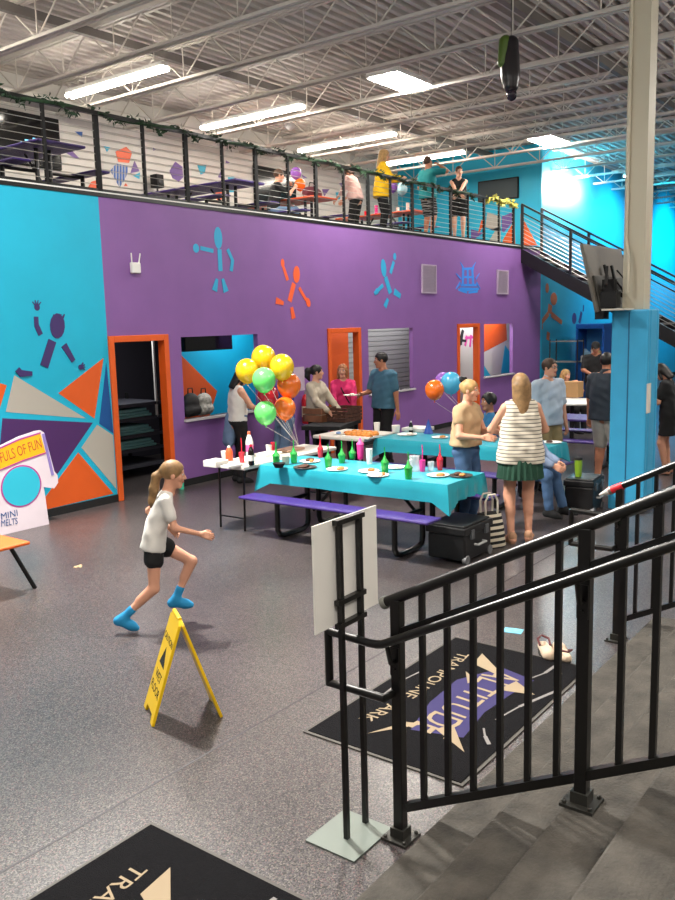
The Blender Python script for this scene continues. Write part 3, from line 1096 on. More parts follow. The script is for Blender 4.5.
# white slat wall seen through the second door and the second window
b = MB()
for k in range(26):
    b.box(xo, 10.0, 0.1 * k, 16.64, 10.05, 0.1 * k + 0.088)
b.box(xo, 10.05, 0, 16.64, 10.1, 2.7)
struct(b.build('wall_slat_room', mat('pale_slat', '#aeb0aa', 0.6)))
b = MB()
b.box(16.64, YW + 0.09, 0, 16.7, 10.1, 2.7)
b.box(16.7, 9.8, 0, 20.85, 9.86, 2.7)
mr = struct(b.build('wall_corner_room', mat('mural_white', '#c9c5bd', 0.6)))
def at104(px, py):
    p = onY(px, py, 9.8)
    return (p.x, p.z)
fn104 = lambda u, v, d: Vector((u, 9.8 - d, v))
painted('painted_polygon', [[at104(483, 322), at104(506, 322), at104(507, 340), at104(484, 352)]], M_ORANGE, fn=fn104, parent=mr)
painted('painted_polygon', [[at104(505, 345), at104(514, 358), at104(514, 380), at104(500, 380)], [at104(483, 364), at104(492, 378), at104(483, 380)]], mat('mural_cyan', '#28a8cc', 0.5), fn=fn104, parent=mr)
g = []
for a, b_, w_ in (((458, 350), (463, 330), 0.12), ((463, 330), (461, 345), 0.08), ((459, 340), (466, 341), 0.06)):
    g.append(strip(at104(*a), at104(*b_), w_))
painted('painted_letter', g, M_BLACKM, fn=fn104, parent=mr)
g = []
for a, b_, w_ in (((465, 346), (467, 336), 0.10), ((470, 347), (471, 335), 0.09), ((465, 338), (476, 337), 0.06), ((474, 347), (473, 340), 0.07)):
    g.append(strip(at104(*a), at104(*b_), w_))
painted('painted_letter', g, mat('mural_pink', '#c93a8e', 0.5), fn=fn104, parent=mr)
b = MB().box(6.8, YW + 0.09, 2.7, 20.85, 11.8, 2.78)
struct(b.build('ceiling_side_rooms', M_WHITEW))

# balcony slab, its edge, rear wall and end wall
b = MB().box(0.0, YW, 3.98, 20.85, 13.4, 4.0)
struct(b.build('floor_balcony', mat('balcony_floor_paint', '#5c575a', 0.7)))
b = MB()
b.box(0.0, YW - 0.012, 3.965, 20.85, YW - 0.001, 4.012, 0)
b.box(0.0, YW + 0.005, 4.0, 20.85, YW + 0.02, 4.032, 1)
b.box(0.0, YW + 0.03, 4.0, 20.85, YW + 0.05, 4.07, 0)
struct(b.build('trim_1', [M_BLACK, M_WHITE]))
b = MB()
for k in range(18):
    b.box(0.0, 13.4, 4.0 + 0.14 * k, 20.85, 13.43, 4.0 + 0.14 * k + 0.128)
b.box(0.0, 13.43, 4.0, 20.85, 13.5, 6.62)
wr = struct(b.build('wall_balcony_rear', M_WHITEW))
def R(px, py):
    p = onY(px, py, 13.4)
    return (p.x, p.z)
fnR = lambda u, v, d: Vector((u, 13.4 - d, v))
M_MCY = mat('motif_cyan', '#2fa9c9', 0.5)
M_MPU = mat('motif_purple', '#6d4f93', 0.5)
M_MOR = mat('motif_orange', '#e8643a', 0.5)
M_MBL = mat('motif_blue', '#2b5ca8', 0.5)
q = lambda x, y: R(x / 4.82, 80 + y / 4.82)
painted('painted_motif', [[q(360, 248), q(398, 250), q(395, 276)]], M_MBL, fn=fnR, parent=wr)
painted('painted_motif', [[q(325, 318), q(388, 384), q(352, 372), q(312, 348)]], M_MPU, fn=fnR, parent=wr)
painted('painted_motif', [[q(280, 466), q(330, 456), q(326, 476), q(300, 478)]], M_MCY, fn=fnR, parent=wr)
painted('painted_motif', [[q(556, 345), q(608, 322), q(636, 350), q(622, 400), q(570, 395)]], M_MOR, fn=fnR, parent=wr)
def pl(x, pts):
    for (xa, ya), (xb, yb) in zip(pts, pts[1:]):
        if xa <= x <= xb:
            return ya + (yb - ya) * (x - xa) / (xb - xa)
    return pts[-1][1]
HT = [(532, 436), (560, 402), (618, 416)]
HBt = [(532, 438), (576, 518), (604, 474), (618, 430)]
stp = []
for k in range(6):
    xa, xb = 534 + k * 14.2, 543 + k * 14.2
    stp.append([q(xa, pl(xa, HT)), q(xb, pl(xb, HT)), q(xb, pl(xb, HBt)), q(xa, pl(xa, HBt))])
painted('painted_motif', stp, M_MBL, fn=fnR, parent=wr)
painted('painted_motif', [[q(648, 388), q(672, 440), q(628, 450)]], M_MPU, fn=fnR, parent=wr)
painted('painted_motif', [[q(500, 318), q(530, 325), q(515, 348)], [q(640, 462), q(675, 445), q(672, 478)]], M_MCY, fn=fnR, parent=wr)
painted('painted_motif', [[q(596, 512), q(606, 496), q(616, 512)], [q(410, 540), q(440, 490), q(475, 480), q(475, 545)]], M_MOR, fn=fnR, parent=wr)
q = lambda x, y: R(130 + x / 4.82, 90 + y / 4.82)
painted('painted_motif', [[q(190, 390), q(218, 345), q(252, 370), q(256, 420), q(235, 442), q(205, 425)]], M_MPU, fn=fnR, parent=wr)
painted('painted_motif', [[q(324, 362), q(368, 362), q(360, 400), q(340, 408)], [q(472, 418), q(503, 418), q(506, 492), q(474, 494)]], M_MCY, fn=fnR, parent=wr)
painted('painted_motif', [[q(424, 420), q(440, 385), q(458, 430)], [q(112, 278), q(128, 290), q(112, 292)], [q(462, 340), q(482, 350), q(462, 356)]], M_MPU, fn=fnR, parent=wr)
painted('painted_motif', [[q(408, 490), q(452, 480), q(460, 520), q(420, 535)], [q(170, 530), q(215, 500), q(220, 530)]], M_MOR, fn=fnR, parent=wr)
q = lambda x, y: R(220 + x / 4.22, 120 + y / 4.22)
painted('painted_motif', [[q(378, 300), q(408, 255), q(416, 325), q(390, 328)], [q(488, 305), q(510, 305), q(506, 335), q(490, 335)]], M_MCY, fn=fnR, parent=wr)
painted('painted_motif', [[q(430, 292), q(462, 292), q(440, 322)], [q(502, 268), q(522, 264), q(514, 284)], [q(345, 230), q(368, 245), q(350, 248)]], M_MPU, fn=fnR, parent=wr)
# the balcony's end wall, with its mural
b = MB().box(20.85, YW, 0.0, 20.95, 13.5, 6.62)
we = struct(b.build('wall_balcony_end', M_CYAN))
fnE = lambda u, v, d: Vector((20.85 - d, u, v))
def E_(px, py):
    p = onX(px, py, 20.85)
    return (p.y, p.z)
q = lambda x, y: E_(470 + x / 5.19, 150 + y / 5.19)
painted('painted_polygon', [[q(90, 325), q(160, 345), q(160, 480), q(95, 478), q(130, 420), q(80, 400)]], M_GREYP, fn=fnE, parent=we)
painted('painted_polygon', [[q(165, 345), q(232, 318), q(225, 370), q(175, 430), q(165, 420)]], M_MPU, fn=fnE, parent=we)
painted('painted_polygon', [[q(232, 360), q(170, 468), q(172, 492), q(235, 498)], [q(262, 330), q(350, 495), q(262, 498)], [q(60, 360), q(78, 380), q(40, 440)]], M_ORANGE, fn=fnE, parent=we)
painted('painted_polygon', [[q(5, 410), q(70, 430), q(20, 465), q(5, 462)]], M_MPU, fn=fnE, parent=we)
painted('painted_polygon', [[q(100, 415), q(160, 395), q(160, 425)]], M_NAVY, fn=fnE, parent=we)
# the same wall carried on behind the stairs along the jump area
YF = 9.2
b = MB().box(20.95, YF, 0.0, 60.0, YF + 0.15, 6.62)
wu = struct(b.build('wall_jump_area', mat('teal_wall_paint', '#2698bb', 0.5, var=0.04, vscale=2)))
fnU = lambda u, v, d: Vector((u, YF - d, v))
def U_(px, py):
    p = onY(px, py, YF)
    return (p.x, p.z)
q = lambda x, y: U_(520 + x / 4.355, 160 + y / 4.355)
M_FADO = mat('faded_orange_decal', '#b4633f', 0.6)
painted('painted_figure', [ellipse(*q(147, 605), 0.22, 0.17), ellipse(*q(118, 558), 0.11, 0.13), strip(q(132, 630), q(128, 668), 0.25),
        strip(q(124, 668), q(84, 720), 0.15, 0.12), strip(q(136, 672), q(182, 708), 0.15, 0.12), strip(q(70, 730), q(98, 728), 0.12), strip(q(124, 750), q(120, 784), 0.18)],
        M_FADO, 'faded orange jumping figure', fn=fnU, parent=wu)
painted('painted_figure', [ellipse(*q(236, 690), 0.16, 0.16), strip(q(268, 662), q(258, 710), 0.15), strip(q(277, 632), q(275, 660), 0.07)], M_FIGP, 'plum figure fragment', fn=fnU, parent=wu)
b = MB().box(20.955, YF - 0.02, 0, 60, YF - 0.001, 0.12)
struct(b.build('baseboard_jump_area', M_BLACKM))
b = MB().box(60.0, -8, 0, 60.2, 17, 8)
struct(b.build('wall_right', mat('dim_teal_wall', '#12627a', 0.6)))
# roof: corrugated deck, open-web joists, cross beams
b = MB()
vs, fs = [], []
yy, prof = -6.0, []
while yy < 17.0:
    prof += [(yy, 6.62), (yy + 0.075, 6.62), (yy + 0.10, 6.69), (yy + 0.165, 6.69), (yy + 0.19, 6.62)]
    yy += 0.19
n = len(prof)
for x in (-6.0, 60.0):
    vs += [(x, y, z) for y, z in prof]
fs = [(k, k + 1, n + k + 1, n + k) for k in range(n - 1)]
b.add(vs, fs)
struct(b.build('ceiling', M_DECK))

def joist_mesh():
    b = MB()
    y0, y1 = -5.5, 13.3
    for dx in (-0.045, 0.045):
        b.bar((dx, y0, 6.585), (dx, y1, 6.585), 0.055, 0.06)
        b.bar((dx, y0, 6.06), (dx, y1, 6.06), 0.045, 0.04)
    pitch = 1.2
    y = y0
    while y < y1 - 0.1:
        b.tube([(0, y, 6.06), (0, y + pitch / 2, 6.57)], 0.012, 5, cap=False)
        b.tube([(0, y + pitch / 2, 6.57), (0, y + pitch, 6.06)], 0.012, 5, cap=False)
        b.tube([(0, y, 6.06), (0, y, 6.57)], 0.010, 5, cap=False)
        y += pitch
    return b
jx = [1.1, 2.6, 4.1, 5.6, 7.1, 8.35, 9.67, 11.15, 12.7, 14.35, 15.85, 17.3, 18.75, 20.25, 21.75, 23.25, 24.75, 26.25, 27.75, 29.25, 30.75, 32.25, 33.75, 35.25, 36.75, 38.4, 40.2, 42.0, 44.0, 46.0, 48.0, 51.0, 54.0]
j0 = struct(joist_mesh().build('ceiling_joist', M_STEEL))
j0.location.x = jx[0]
for x in jx[1:]:
    o = j0.copy()
    C.objects.link(o)
    o.location.x = x
for yb in (-4.9, 0.25, 5.36, 10.5):
    b = MB()
    b.bar((-5, yb, 6.5), (59.9, yb, 6.5), 0.09, 0.12)
    struct(b.build('ceiling_beam', M_GIRDER))

# column with conduit and blue pad
cx0, cy0 = 10.02, 3.2
t = MB()
t.box(cx0 - 0.12, cy0 - 0.12, 0, cx0 + 0.12, cy0 + 0.12, 6.62)
col = struct(t.build('pillar', M_COL))
c2 = MB()
c2.tube([(cx0 - 0.14, cy0 + 0.09, 6.6), (cx0 - 0.14, cy0 + 0.09, 3.15), (cx0 - 0.2, cy0 + 0.04, 2.95), (cx0 - 0.2, cy0 + 0.04, 2.55)], 0.02, 8)
struct(c2.build('conduit', M_COL, col, smooth=True))
# ------------------------------------------------------------------ stairs and rails in front of the camera
RX = 2.95
b = MB()
b.box(-1.5, -8, 0.0, 6.05, 1.74, 0.15)
for k in range(1, 7):
    b.box(-1.5, -8, 0.15 * k, 6.05, 1.74 - 0.295 * k, 0.15 * (k + 1))
struct(b.build('step_flight', M_CONC, bevel=0.012), 'worn grey concrete steps')

def rail_z(Y):      # top of the guard above the slope
    return 1.09 + (1.99 - Y) * 0.508
def guard(label, X, side, y_lo, y_hi, n_post2):
    t = thing('stair_railing', label, 'railing', (X, 1.93, 0))
    def L(x, y, z):
        return (x, y - 1.93, z)
    ysp = -0.9
    # top guard pipe with an end cap
    tp = MB()
    tp.tube([L(0, 1.995, rail_z(1.995)), L(0, ysp, rail_z(ysp))], 0.024, 14)
    tp.build('top_rail', M_RAIL, t, smooth=True)
    cp = MB()
    cp.lathe([(0.001, -0.012), (0.018, -0.011), (0.028, -0.004), (0.029, 0.012), (0.026, 0.02)], 16, M=Matrix.Translation(L(0, 2.0, rail_z(2.0))) @ Vector((0, 1, -0.508)).to_track_quat('-Z', 'Y').to_matrix().to_4x4())
    cp.build('rail_end_cap', M_GALV, t, smooth=True)
    # upper flat bar through the balusters and bottom bar
    ub = MB()
    ub.bar(L(0, 1.95, rail_z(1.95) - 0.155), L(0, ysp, rail_z(ysp) - 0.155), 0.035, 0.03)
    ub.build('upper_bar', M_RAIL, t)
    lb = MB()
    lb.bar(L(0, 1.89, 0.165), L(0, ysp, 0.165 + (1.89 - ysp) * 0.508), 0.04, 0.036)
    lb.build('bottom_bar', M_RAIL, t)
    # posts with base plates
    for py, pz in ((1.93, 0.0), (1.10, 0.45), (0.05, 0.9)):
        pp = MB()
        pp.box(-0.024, py - 1.93 - 0.024, pz, 0.024, py - 1.93 + 0.024, rail_z(py) - 0.005)
        po = pp.build('post', M_RAIL, t, bevel=0.004)
        bp_ = MB()
        bp_.box(-0.065, py - 1.93 - 0.065, pz, 0.065, py - 1.93 + 0.065, pz + 0.012)
        for sx in (-1, 1):
            for sy in (-1, 1):
                bp_.lathe([(0.009, 0.012), (0.009, 0.022), (0.004, 0.026)], 8, (sx * 0.05, py - 1.93 + sy * 0.05, pz))
        bp_.box(-0.034, py - 1.93 - 0.034, pz + 0.012, 0.034, py - 1.93 + 0.034, pz + 0.055)
        bp_.build('base_plate', mat('dark_plate_steel', '#3b3a36', 0.35, metal=0.5), po)
    y = 1.805
    while y > ysp:
        if abs(y - 1.10) > 0.05 and abs(y - 0.05) > 0.05:
            bb = MB()
            bb.box(-0.0115, y - 1.93 - 0.0115, 0.165 + (1.89 - y) * 0.508, 0.0115, y - 1.93 + 0.0115, rail_z(y) - 0.01)
            bb.build('baluster', M_RAIL, t)
        y -= 0.1205
    # handrail with its return loop at the low end
    hx = side * 0.085
    hz = lambda Y: 0.925 + (1.97 - Y) * 0.508
    hr_ = MB()
    hr_.tube([L(hx, ysp, hz(ysp)), L(hx, 1.95, hz(1.95)), L(hx, 1.98, 0.928), L(hx, 2.02, 0.925), L(hx, 2.245, 0.935)], 0.019, 12)
    hr_.tube([L(hx, 2.245, 0.94), L(hx, 2.245, 0.68)], 0.019, 10)
    hr_.tube([L(hx, 2.245, 0.69), L(hx, 1.95, 0.69), L(0, 1.945, 0.69)], 0.019, 10)
    hr_.build('handrail', M_RAIL, t, smooth=True)
    for py in (1.93, 1.10, 0.05):
        br = MB()
        br.tube([L(0, py, hz(py) - 0.11), L(hx * 0.7, py, hz(py) - 0.10), L(hx, py, hz(py) - 0.01)], 0.011, 8)
        br.box(min(0.024 * side, 0.03 * side), py - 1.93 - 0.022, hz(py) - 0.17, max(0.024 * side, 0.03 * side), py - 1.93 + 0.022, hz(py) - 0.04)
        br.lathe([(0.006, 0), (0.006, 0.006)], 8, M=Matrix.Translation(L(side * 0.03, py, hz(py) - 0.14)) @ Matrix.Rotation(side * PI / 2, 4, 'Y'))
        br.build('rail_bracket', M_RAIL, t, smooth=True)
    return t
guard('black tubular stair railing with balusters nearest the steps, sign stand beside its end post', RX, -1, 0, 0, 0)
fg = guard('black stair railing at the far side of the steps with red tape on its end', 5.8, -1, 0, 0, 0)
tp = MB()
tp.tube([(0, 0.075, rail_z(2.005)), (0, -0.02, rail_z(1.91))], 0.028, 14)
tp.build('red_tape', mat('red_tape', '#d4202e', 0.5), fg, smooth=True)
tp = MB()
tp.tube([(0, 0.145, rail_z(2.075)), (0, 0.075, rail_z(2.005))], [0.006, 0.026], 14)
tp.build('white_tape', mat('white_tape', '#d8d4ce', 0.5), fg, smooth=True)

# door mats with the park's lettering
M_MAT = mat('black_ribbed_carpet', '#0d0c0f', 0.95, spec=0.15, var=0.25, vscale=60, bump=0.6, bscale=220)
M_GOLD = mat('tan_mat_print', '#94836a', 0.9)
M_MATP = mat('purple_mat_print', '#2d2658', 0.9)
M_MATG = mat('grey_mat_print', '#7c7876', 0.9)
M_EDGE = mat('rubber_edge', '#4e4b46', 0.7)
def doormat(label, x1, y0, y1, length):
    """the print reads from the -Y side looking to the steps: text runs towards -X with its top towards -Y"""
    cx, cy = x1 - length / 2, (y0 + y1) / 2
    t = thing('door_mat', label, 'mat', (cx, cy, 0))
    hw = (y1 - y0) / 2
    MB().box(-length / 2, -hw, 0.0, length / 2, hw, 0.008).build('rubber_border', M_EDGE, t)
    MB().box(-length / 2 + 0.02, -hw + 0.02, 0.008, length / 2 - 0.02, hw - 0.02, 0.012).build('carpet', M_MAT, t)
    Mx = lambda x, y, z=0.0122: frame_matrix((x, y, z), (-1, 0, 0), (0, -1, 0))
    def warp(p):
        return Vector((p.x, p.y - 0.10 * (p.x / 0.6) ** 2, p.z))
    for wd, cx_, ft in (('TRAMPOLINE', -0.19, 0.80), ('PARK', 0.445, 0.32)):
        lettering('mat_lettering', wd, 0.12, Mx(0.03, 0.25), M_GOLD, t, extrude=0.0005, fit=ft, warp=lambda p, c_=cx_: Vector((p.x + c_, p.y - 0.05 * ((p.x + c_) / 0.6) ** 2, p.z)))
    def warp2(p):
        k = abs(p.x) / 0.55
        return Vector((p.x * 1.0, p.y * (1 + 0.75 * k * k), p.z))
    # purple field behind the jagged logo
    f = MB()
    f.prism([(-0.52, -0.02), (-0.2, 0.12), (0.15, 0.10), (0.5, 0.02), (0.42, -0.24), (0.1, -0.2), (-0.2, -0.22), (-0.45, -0.25)], lambda u, v, d: Vector((-u * 1.05, v * 1.12 - 0.01, 0.0121 + d)), 0, 0.0004)
    f.build('logo_field', M_MATP, t)
    lettering('mat_logo', 'ALTITUDE', 0.25, Mx(0.0, -0.07, 0.0128), M_GOLD, t, fit=1.02, extrude=0.0005, shear=0.12, warp=warp2)
    for poly in ([(0.69, 0.19), (0.50, 0.16), (0.42, -0.06), (0.52, 0.0)], [(0.28, -0.38), (0.40, -0.20), (0.22, -0.16)], [(-0.70, 0.19), (-0.42, -0.02), (-0.46, 0.08)], [(-0.58, -0.36), (-0.44, -0.10), (-0.34, -0.16)], [(0.36, 0.14), (0.28, 0.02), (0.20, 0.04)]):
        MB().prism(poly, lambda u, v, d: Vector((u, v, 0.0127 + d)), 0, 0.0004).build('logo_spike', M_GOLD, t)
    for ends in (((-0.15, -0.33), (0.08, -0.37), (0.42, -0.47)), ((-0.28, -0.32), (-0.36, -0.37), (-0.43, -0.43)), ((0.24, 0.38), (0.02, 0.41), (-0.22, 0.39)), ((0.50, -0.26), (0.62, -0.30), (0.80, -0.31))):
        s_ = MB()
        pts = [Vector((a, b_, 0.0125)) for a, b_ in ends]
        s_.bar(pts[0], pts[1], 0.012, 0.0006)
        s_.bar(pts[1], pts[2], 0.022, 0.0006)
        s_.build('swoosh', M_MATG, t)
    return t
doormat('black carpet mat with tan and purple logo on the floor behind the stair railing', 5.22, 1.9, 2.92, 1.75)
doormat('black carpet mat with tan lettering nearest the camera, cut by the picture edge', 2.38, 1.9, 2.95, 1.75)

# sign stand seen from behind
t = thing('sign_stand', 'white sign board on a two-pole black stand with grey steel base beside railing', 'sign', (2.83, 2.13, 0))
MB().box(-0.15, -0.135, 0, 0.15, 0.135, 0.008).build('base_plate', mat('grey_steel_plate', '#6f7770', 0.45, metal=0.3), t)
pa, pb = at(347, 838, 0.008), at(365.5, 822, 0.008)
pa, pb = pa - Vector((2.83, 2.13, 0)), pb - Vector((2.83, 2.13, 0))
for p in (pa, pb):
    MB().box(p.x - 0.011, p.y - 0.011, 0.008, p.x + 0.011, p.y + 0.011, 1.455).build('pole', M_RAIL, t)
dirp = (pb - pa).normalized()
nrm = Vector((-dirp.y, dirp.x, 0))
if nrm.y < 0:
    nrm = -nrm
def on_board(px, py):
    """point of the board plane hit by a picture point"""
    d = ray(px, py)
    o_ = Vector((0, 0, CAMZ)) - Vector((2.83, 2.13, 0))
    c = pa + nrm * 0.02
    tt = (c - o_).dot(nrm) / d.dot(nrm)
    return o_ + d * tt
q1, q2, q3, q4 = on_board(312, 527), on_board(375.5, 508), on_board(377, 606), on_board(314, 636)
M1 = (q1 + q4) / 2
M2 = (q2 + q3) / 2
zt, zb = (q1.z + q2.z) / 2, (q3.z + q4.z) / 2
x_a, x_b = (M1 - pa).dot(dirp), (M2 - pa).dot(dirp)
bd = MB()
fnB = lambda u, v, d: pa + dirp * u + nrm * (0.015 + d) + Vector((0, 0, v))
bd.prism([(x_a, zb), (x_b, zb), (x_b, zt), (x_a, zt)], fnB, 0, 0.006)
bd.build('sign_board', M_PAPER, t)
hwid = (pb - pa).length
for z0, ex in ((zt - 0.012, 0.03), (zb + 0.10, 0.03), (zb - 0.005, 0.03)):
    br = MB()
    br.bar(pa - dirp * ex + Vector((0, 0, z0)), pb + dirp * ex + Vector((0, 0, z0)), 0.026, 0.022)
    br.build('cross_bar', M_RAIL, t)

# yellow wet floor sign
t = thing('wet_floor_sign', 'yellow folding wet floor sign standing open on the grey floor', 'sign', (3.2, 3.73, 0))
M_YEL = mat('yellow_plastic', '#e8bd0a', 0.4)
o_ = Vector((3.2, 3.73, 0))
A, Bq, Cq = at(153, 727) - o_, at(147, 711) - o_, at(221, 716) - o_
wdir = (Bq - A).normalized()
wlen = 0.30
A2 = A + wdir * wlen
top = Vector((0.5 * (A.x + Cq.x), 0.5 * (A.y + Cq.y), 0.605)) - wdir * 0.0
C1 = Cq - wdir * 0.02
def panel(base, topc, m, lname):
    d = (topc - base).normalized()
    n_ = d.cross(wdir).normalized()
    pb_ = MB()
    L = (topc - base).length
    fnp = lambda u, v, dd: base + wdir * u + d * v + n_ * dd
    out = [(0, 0), (0.06, 0.0), (0.075, 0.045), (wlen - 0.075, 0.045), (wlen - 0.06, 0), (wlen, 0), (wlen - 0.02, L - 0.03), (wlen - 0.055, L), (0.055, L), (0.02, L - 0.03)]
    pb_.prism(out, fnp, -0.009, 0.009)
    o = pb_.build(lname, M_YEL, t, bevel=0.003)
    return o, d, n_, L
p1, d1, n1, L1 = panel(A, top, M_YEL, 'sign_panel')
p2, d2, n2, L2 = panel(C1, top, M_YEL, 'sign_panel')
if n1.dot(A - C1) < 0:
    n1o = -n1
else:
    n1o = n1
xd = d1.cross(n1o)
for txt, v, s_ in (('CAUTION', 0.48, 0.055), ('WET', 0.25, 0.075), ('FLOOR', 0.17, 0.075)):
    lettering('sign_lettering', txt, s_, frame_matrix(A + wdir * wlen / 2 + d1 * v + n1o * 0.0095, xd, d1), M_BLACKM, p1, extrude=0.0006)
pic = MB()
fnp = lambda u, v, dd: A + wdir * (wlen / 2) + xd * u + d1 * v + n1o * (0.0095 + dd)
pic.prism([(-0.07, 0.32), (0.07, 0.32), (0.0, 0.435)], fnp, 0, 0.0008)
pic.build('warning_triangle', M_BLACKM, p1)
MB().tube([top + wdir * 0.06, top + wdir * (wlen - 0.06)], 0.013, 10).build('hinge', M_YEL, t, smooth=True)

# small things on the floor
M_SAND = mat('cream_foam', '#c9b29a', 0.8)
def clog(label, px, py, rz):
    p = at(px, py)
    t = thing('clog', label, 'shoe', (p.x, p.y, 0.0), rz, None)
    ge = Geo()
    ge.add(*sdf_mesh([cap((0, -0.10, 0.03), 0.036, (0, 0.09, 0.03), 0.044, 0.02), cap((0, 0.04, 0.045), 0.04, (0, 0.10, 0.038), 0.034, 0.02)], 0.007, 0.02,
                     cuts=[(A3(0, 0, 0.018), A3(0, 0, -1)), (A3(0, 0, 0.078), A3(0, 0, 1))], subs=[ell((0, -0.06, 0.085), (0.032, 0.085, 0.05))]), 0)
    ge.build('clog_body', M_SAND, t)
    MB().prism(ellipse(0, 0.0, 0.047, 0.142, 0, 24), lambda u, v, d: Vector((u, v, d)), 0.0, 0.02).build('sole', mat('dark_sole', '#2c2622', 0.8), t)
    MB().tube([(-0.036, -0.03, 0.06), (-0.038, -0.09, 0.085), (0, -0.135, 0.09), (0.038, -0.09, 0.085), (0.036, -0.03, 0.06)], 0.008, 6).build('heel_strap', mat('wine_strap', '#5d2a2c', 0.7), t, smooth=True)
clog('cream clog with dark red strap at the mat corner, left one of the pair', 546, 655, 2.2)
clog('cream clog at the mat corner, right one of the pair, partly behind a baluster', 562, 657, -0.9)
p = at(513, 631)
o = MB().box(-0.05, -0.07, 0, 0.05, 0.07, 0.004).build('blue_floor_sticker', mat('light_blue_sticker', '#6fb6cf', 0.6, var=0.2, vscale=30), None, loc=(p.x, p.y, 0))
o.rotation_euler.z = 0.2
tag(o, 'light blue rectangular sticker on the speckled floor beyond the railing', 'sticker')
p = at(80, 567)
g2 = MB()
for k in range(7):
    a = k * 0.9
    g2.lathe([(0.02, 0), (0.016, 0.008), (0.002, 0.012)], 8, (math.cos(a) * 0.05 * (k / 6), math.sin(a) * 0.03 * (k / 6) + 0.01 * k, 0))
o = tag(g2.build('paper_scrap', mat('tan_scrap', '#b59a78', 0.8), loc=(p.x, p.y, 0)), 'crumpled tan scrap lying on the floor left of the running girl', 'litter')

# teal bottle by the wall
p = at(181.5, 489)
t = thing('water_bottle', 'mint green water bottle standing on the floor at the wall behind the girl', 'bottle', (p.x, YW - 0.11, 0))
MB().lathe([(0.036, 0), (0.038, 0.01), (0.038, 0.2), (0.03, 0.225)], 16).build('body', mat('mint_bottle', '#3fc9a4', 0.35), t, smooth=True)
MB().lathe([(0.026, 0.225), (0.026, 0.265), (0.015, 0.27)], 14).build('lid', M_BLACKM, t, smooth=True)

# ------------------------------------------------------------------ things on the big wall
def wallpt(px, py):
    return onY(px, py, YW)
p = wallpt(134, 268)
t = thing('wifi_router', 'white wireless box with two aerials on the purple wall', 'router', (p.x, YW - 0.03, p.z))
MB().box(-0.075, -0.025, -0.07, 0.075, 0.03, 0.07).build('case', M_WHITE, t, bevel=0.012)
for sx in (-1, 1):
    MB().tube([(sx * 0.06, -0.005, 0.07), (sx * 0.075, -0.02, 0.19)], 0.009, 8).build('aerial', M_WHITE, t, smooth=True)
for (xa, za), (xb, zb_), lab in (((14.98, 3.42), (15.55, 2.84), 'pale slatted vent panel left of the blue emblem on the purple wall'), ((18.34, 3.42), (18.93, 2.86), 'pale slatted vent panel right of the blue emblem on the purple wall')):
    t = thing('wall_vent', lab, 'vent', ((xa + xb) / 2, YW, (za + zb_) / 2), 0, 'vent panels on the purple wall')
    w_, h_ = (xb - xa) / 2, (za - zb_) / 2
    f = MB()
    f.box(-w_, -0.03, -h_, w_, 0, -h_ + 0.03).box(-w_, -0.03, h_ - 0.03, w_, 0, h_).box(-w_, -0.03, -h_ + 0.03, -w_ + 0.03, 0, h_ - 0.03).box(w_ - 0.03, -0.03, -h_ + 0.03, w_, 0, h_ - 0.03)
    f.build('vent_frame', mat('lilac_grey_metal', '#b3a2b8', 0.6), t)
    s_ = MB()
    k = -h_ + 0.04
    while k < h_ - 0.04:
        s_.box(-w_ + 0.03, -0.024, k, w_ - 0.03, -0.004, k + 0.012, M=Matrix.Rotation(0.0, 4, 'X'))
        k += 0.03
    s_.box(-w_ + 0.03, -0.004, -h_ + 0.03, w_ - 0.03, 0, h_ - 0.03)
    s_.build('slats', mat('lilac_grey_slat', '#a596aa', 0.6), t)

p = onY(301, 432, YW)
ex = thing('fire_extinguisher', 'red fire extinguisher hung on the purple wall beside the orange door', 'extinguisher', (onY(302, 410, YW).x, YW - 0.09, 0.62))
MB().lathe([(0.06, 0), (0.075, 0.02), (0.075, 0.40), (0.05, 0.47), (0.025, 0.50)], 18).build('cylinder', mat('red_enamel', '#c01a22', 0.3), ex, smooth=True)
h_ = MB()
h_.lathe([(0.024, 0.50), (0.024, 0.55)], 10)
h_.bar((0, 0, 0.56), (0.02, -0.12, 0.60), 0.03, 0.02)
h_.build('valve_handle', mat('silver_valve', '#b9b8b4', 0.35, metal=0.6), ex)
MB().tube([(0.02, -0.02, 0.53), (0.11, -0.03, 0.5), (0.12, -0.04, 0.3), (0.1, -0.03, 0.12)], 0.012, 8).build('hose', M_BLACKM, ex, smooth=True)
MB().lathe([(0.0765, 0.12), (0.0765, 0.3)], 18, ).build('instruction_label', mat('cream_label', '#d8cfae', 0.6), ex, smooth=True)
p = onY(299, 379, YW)
o = MB().box(-0.14, -0.006, -0.2, 0.14, 0, 0.2).build('paper_notice', mat('lilac_paper', '#b4a4b4', 0.7), loc=(p.x, YW, p.z))
tag(o, 'pale paper notice taped on the purple wall above the extinguisher', 'notice')

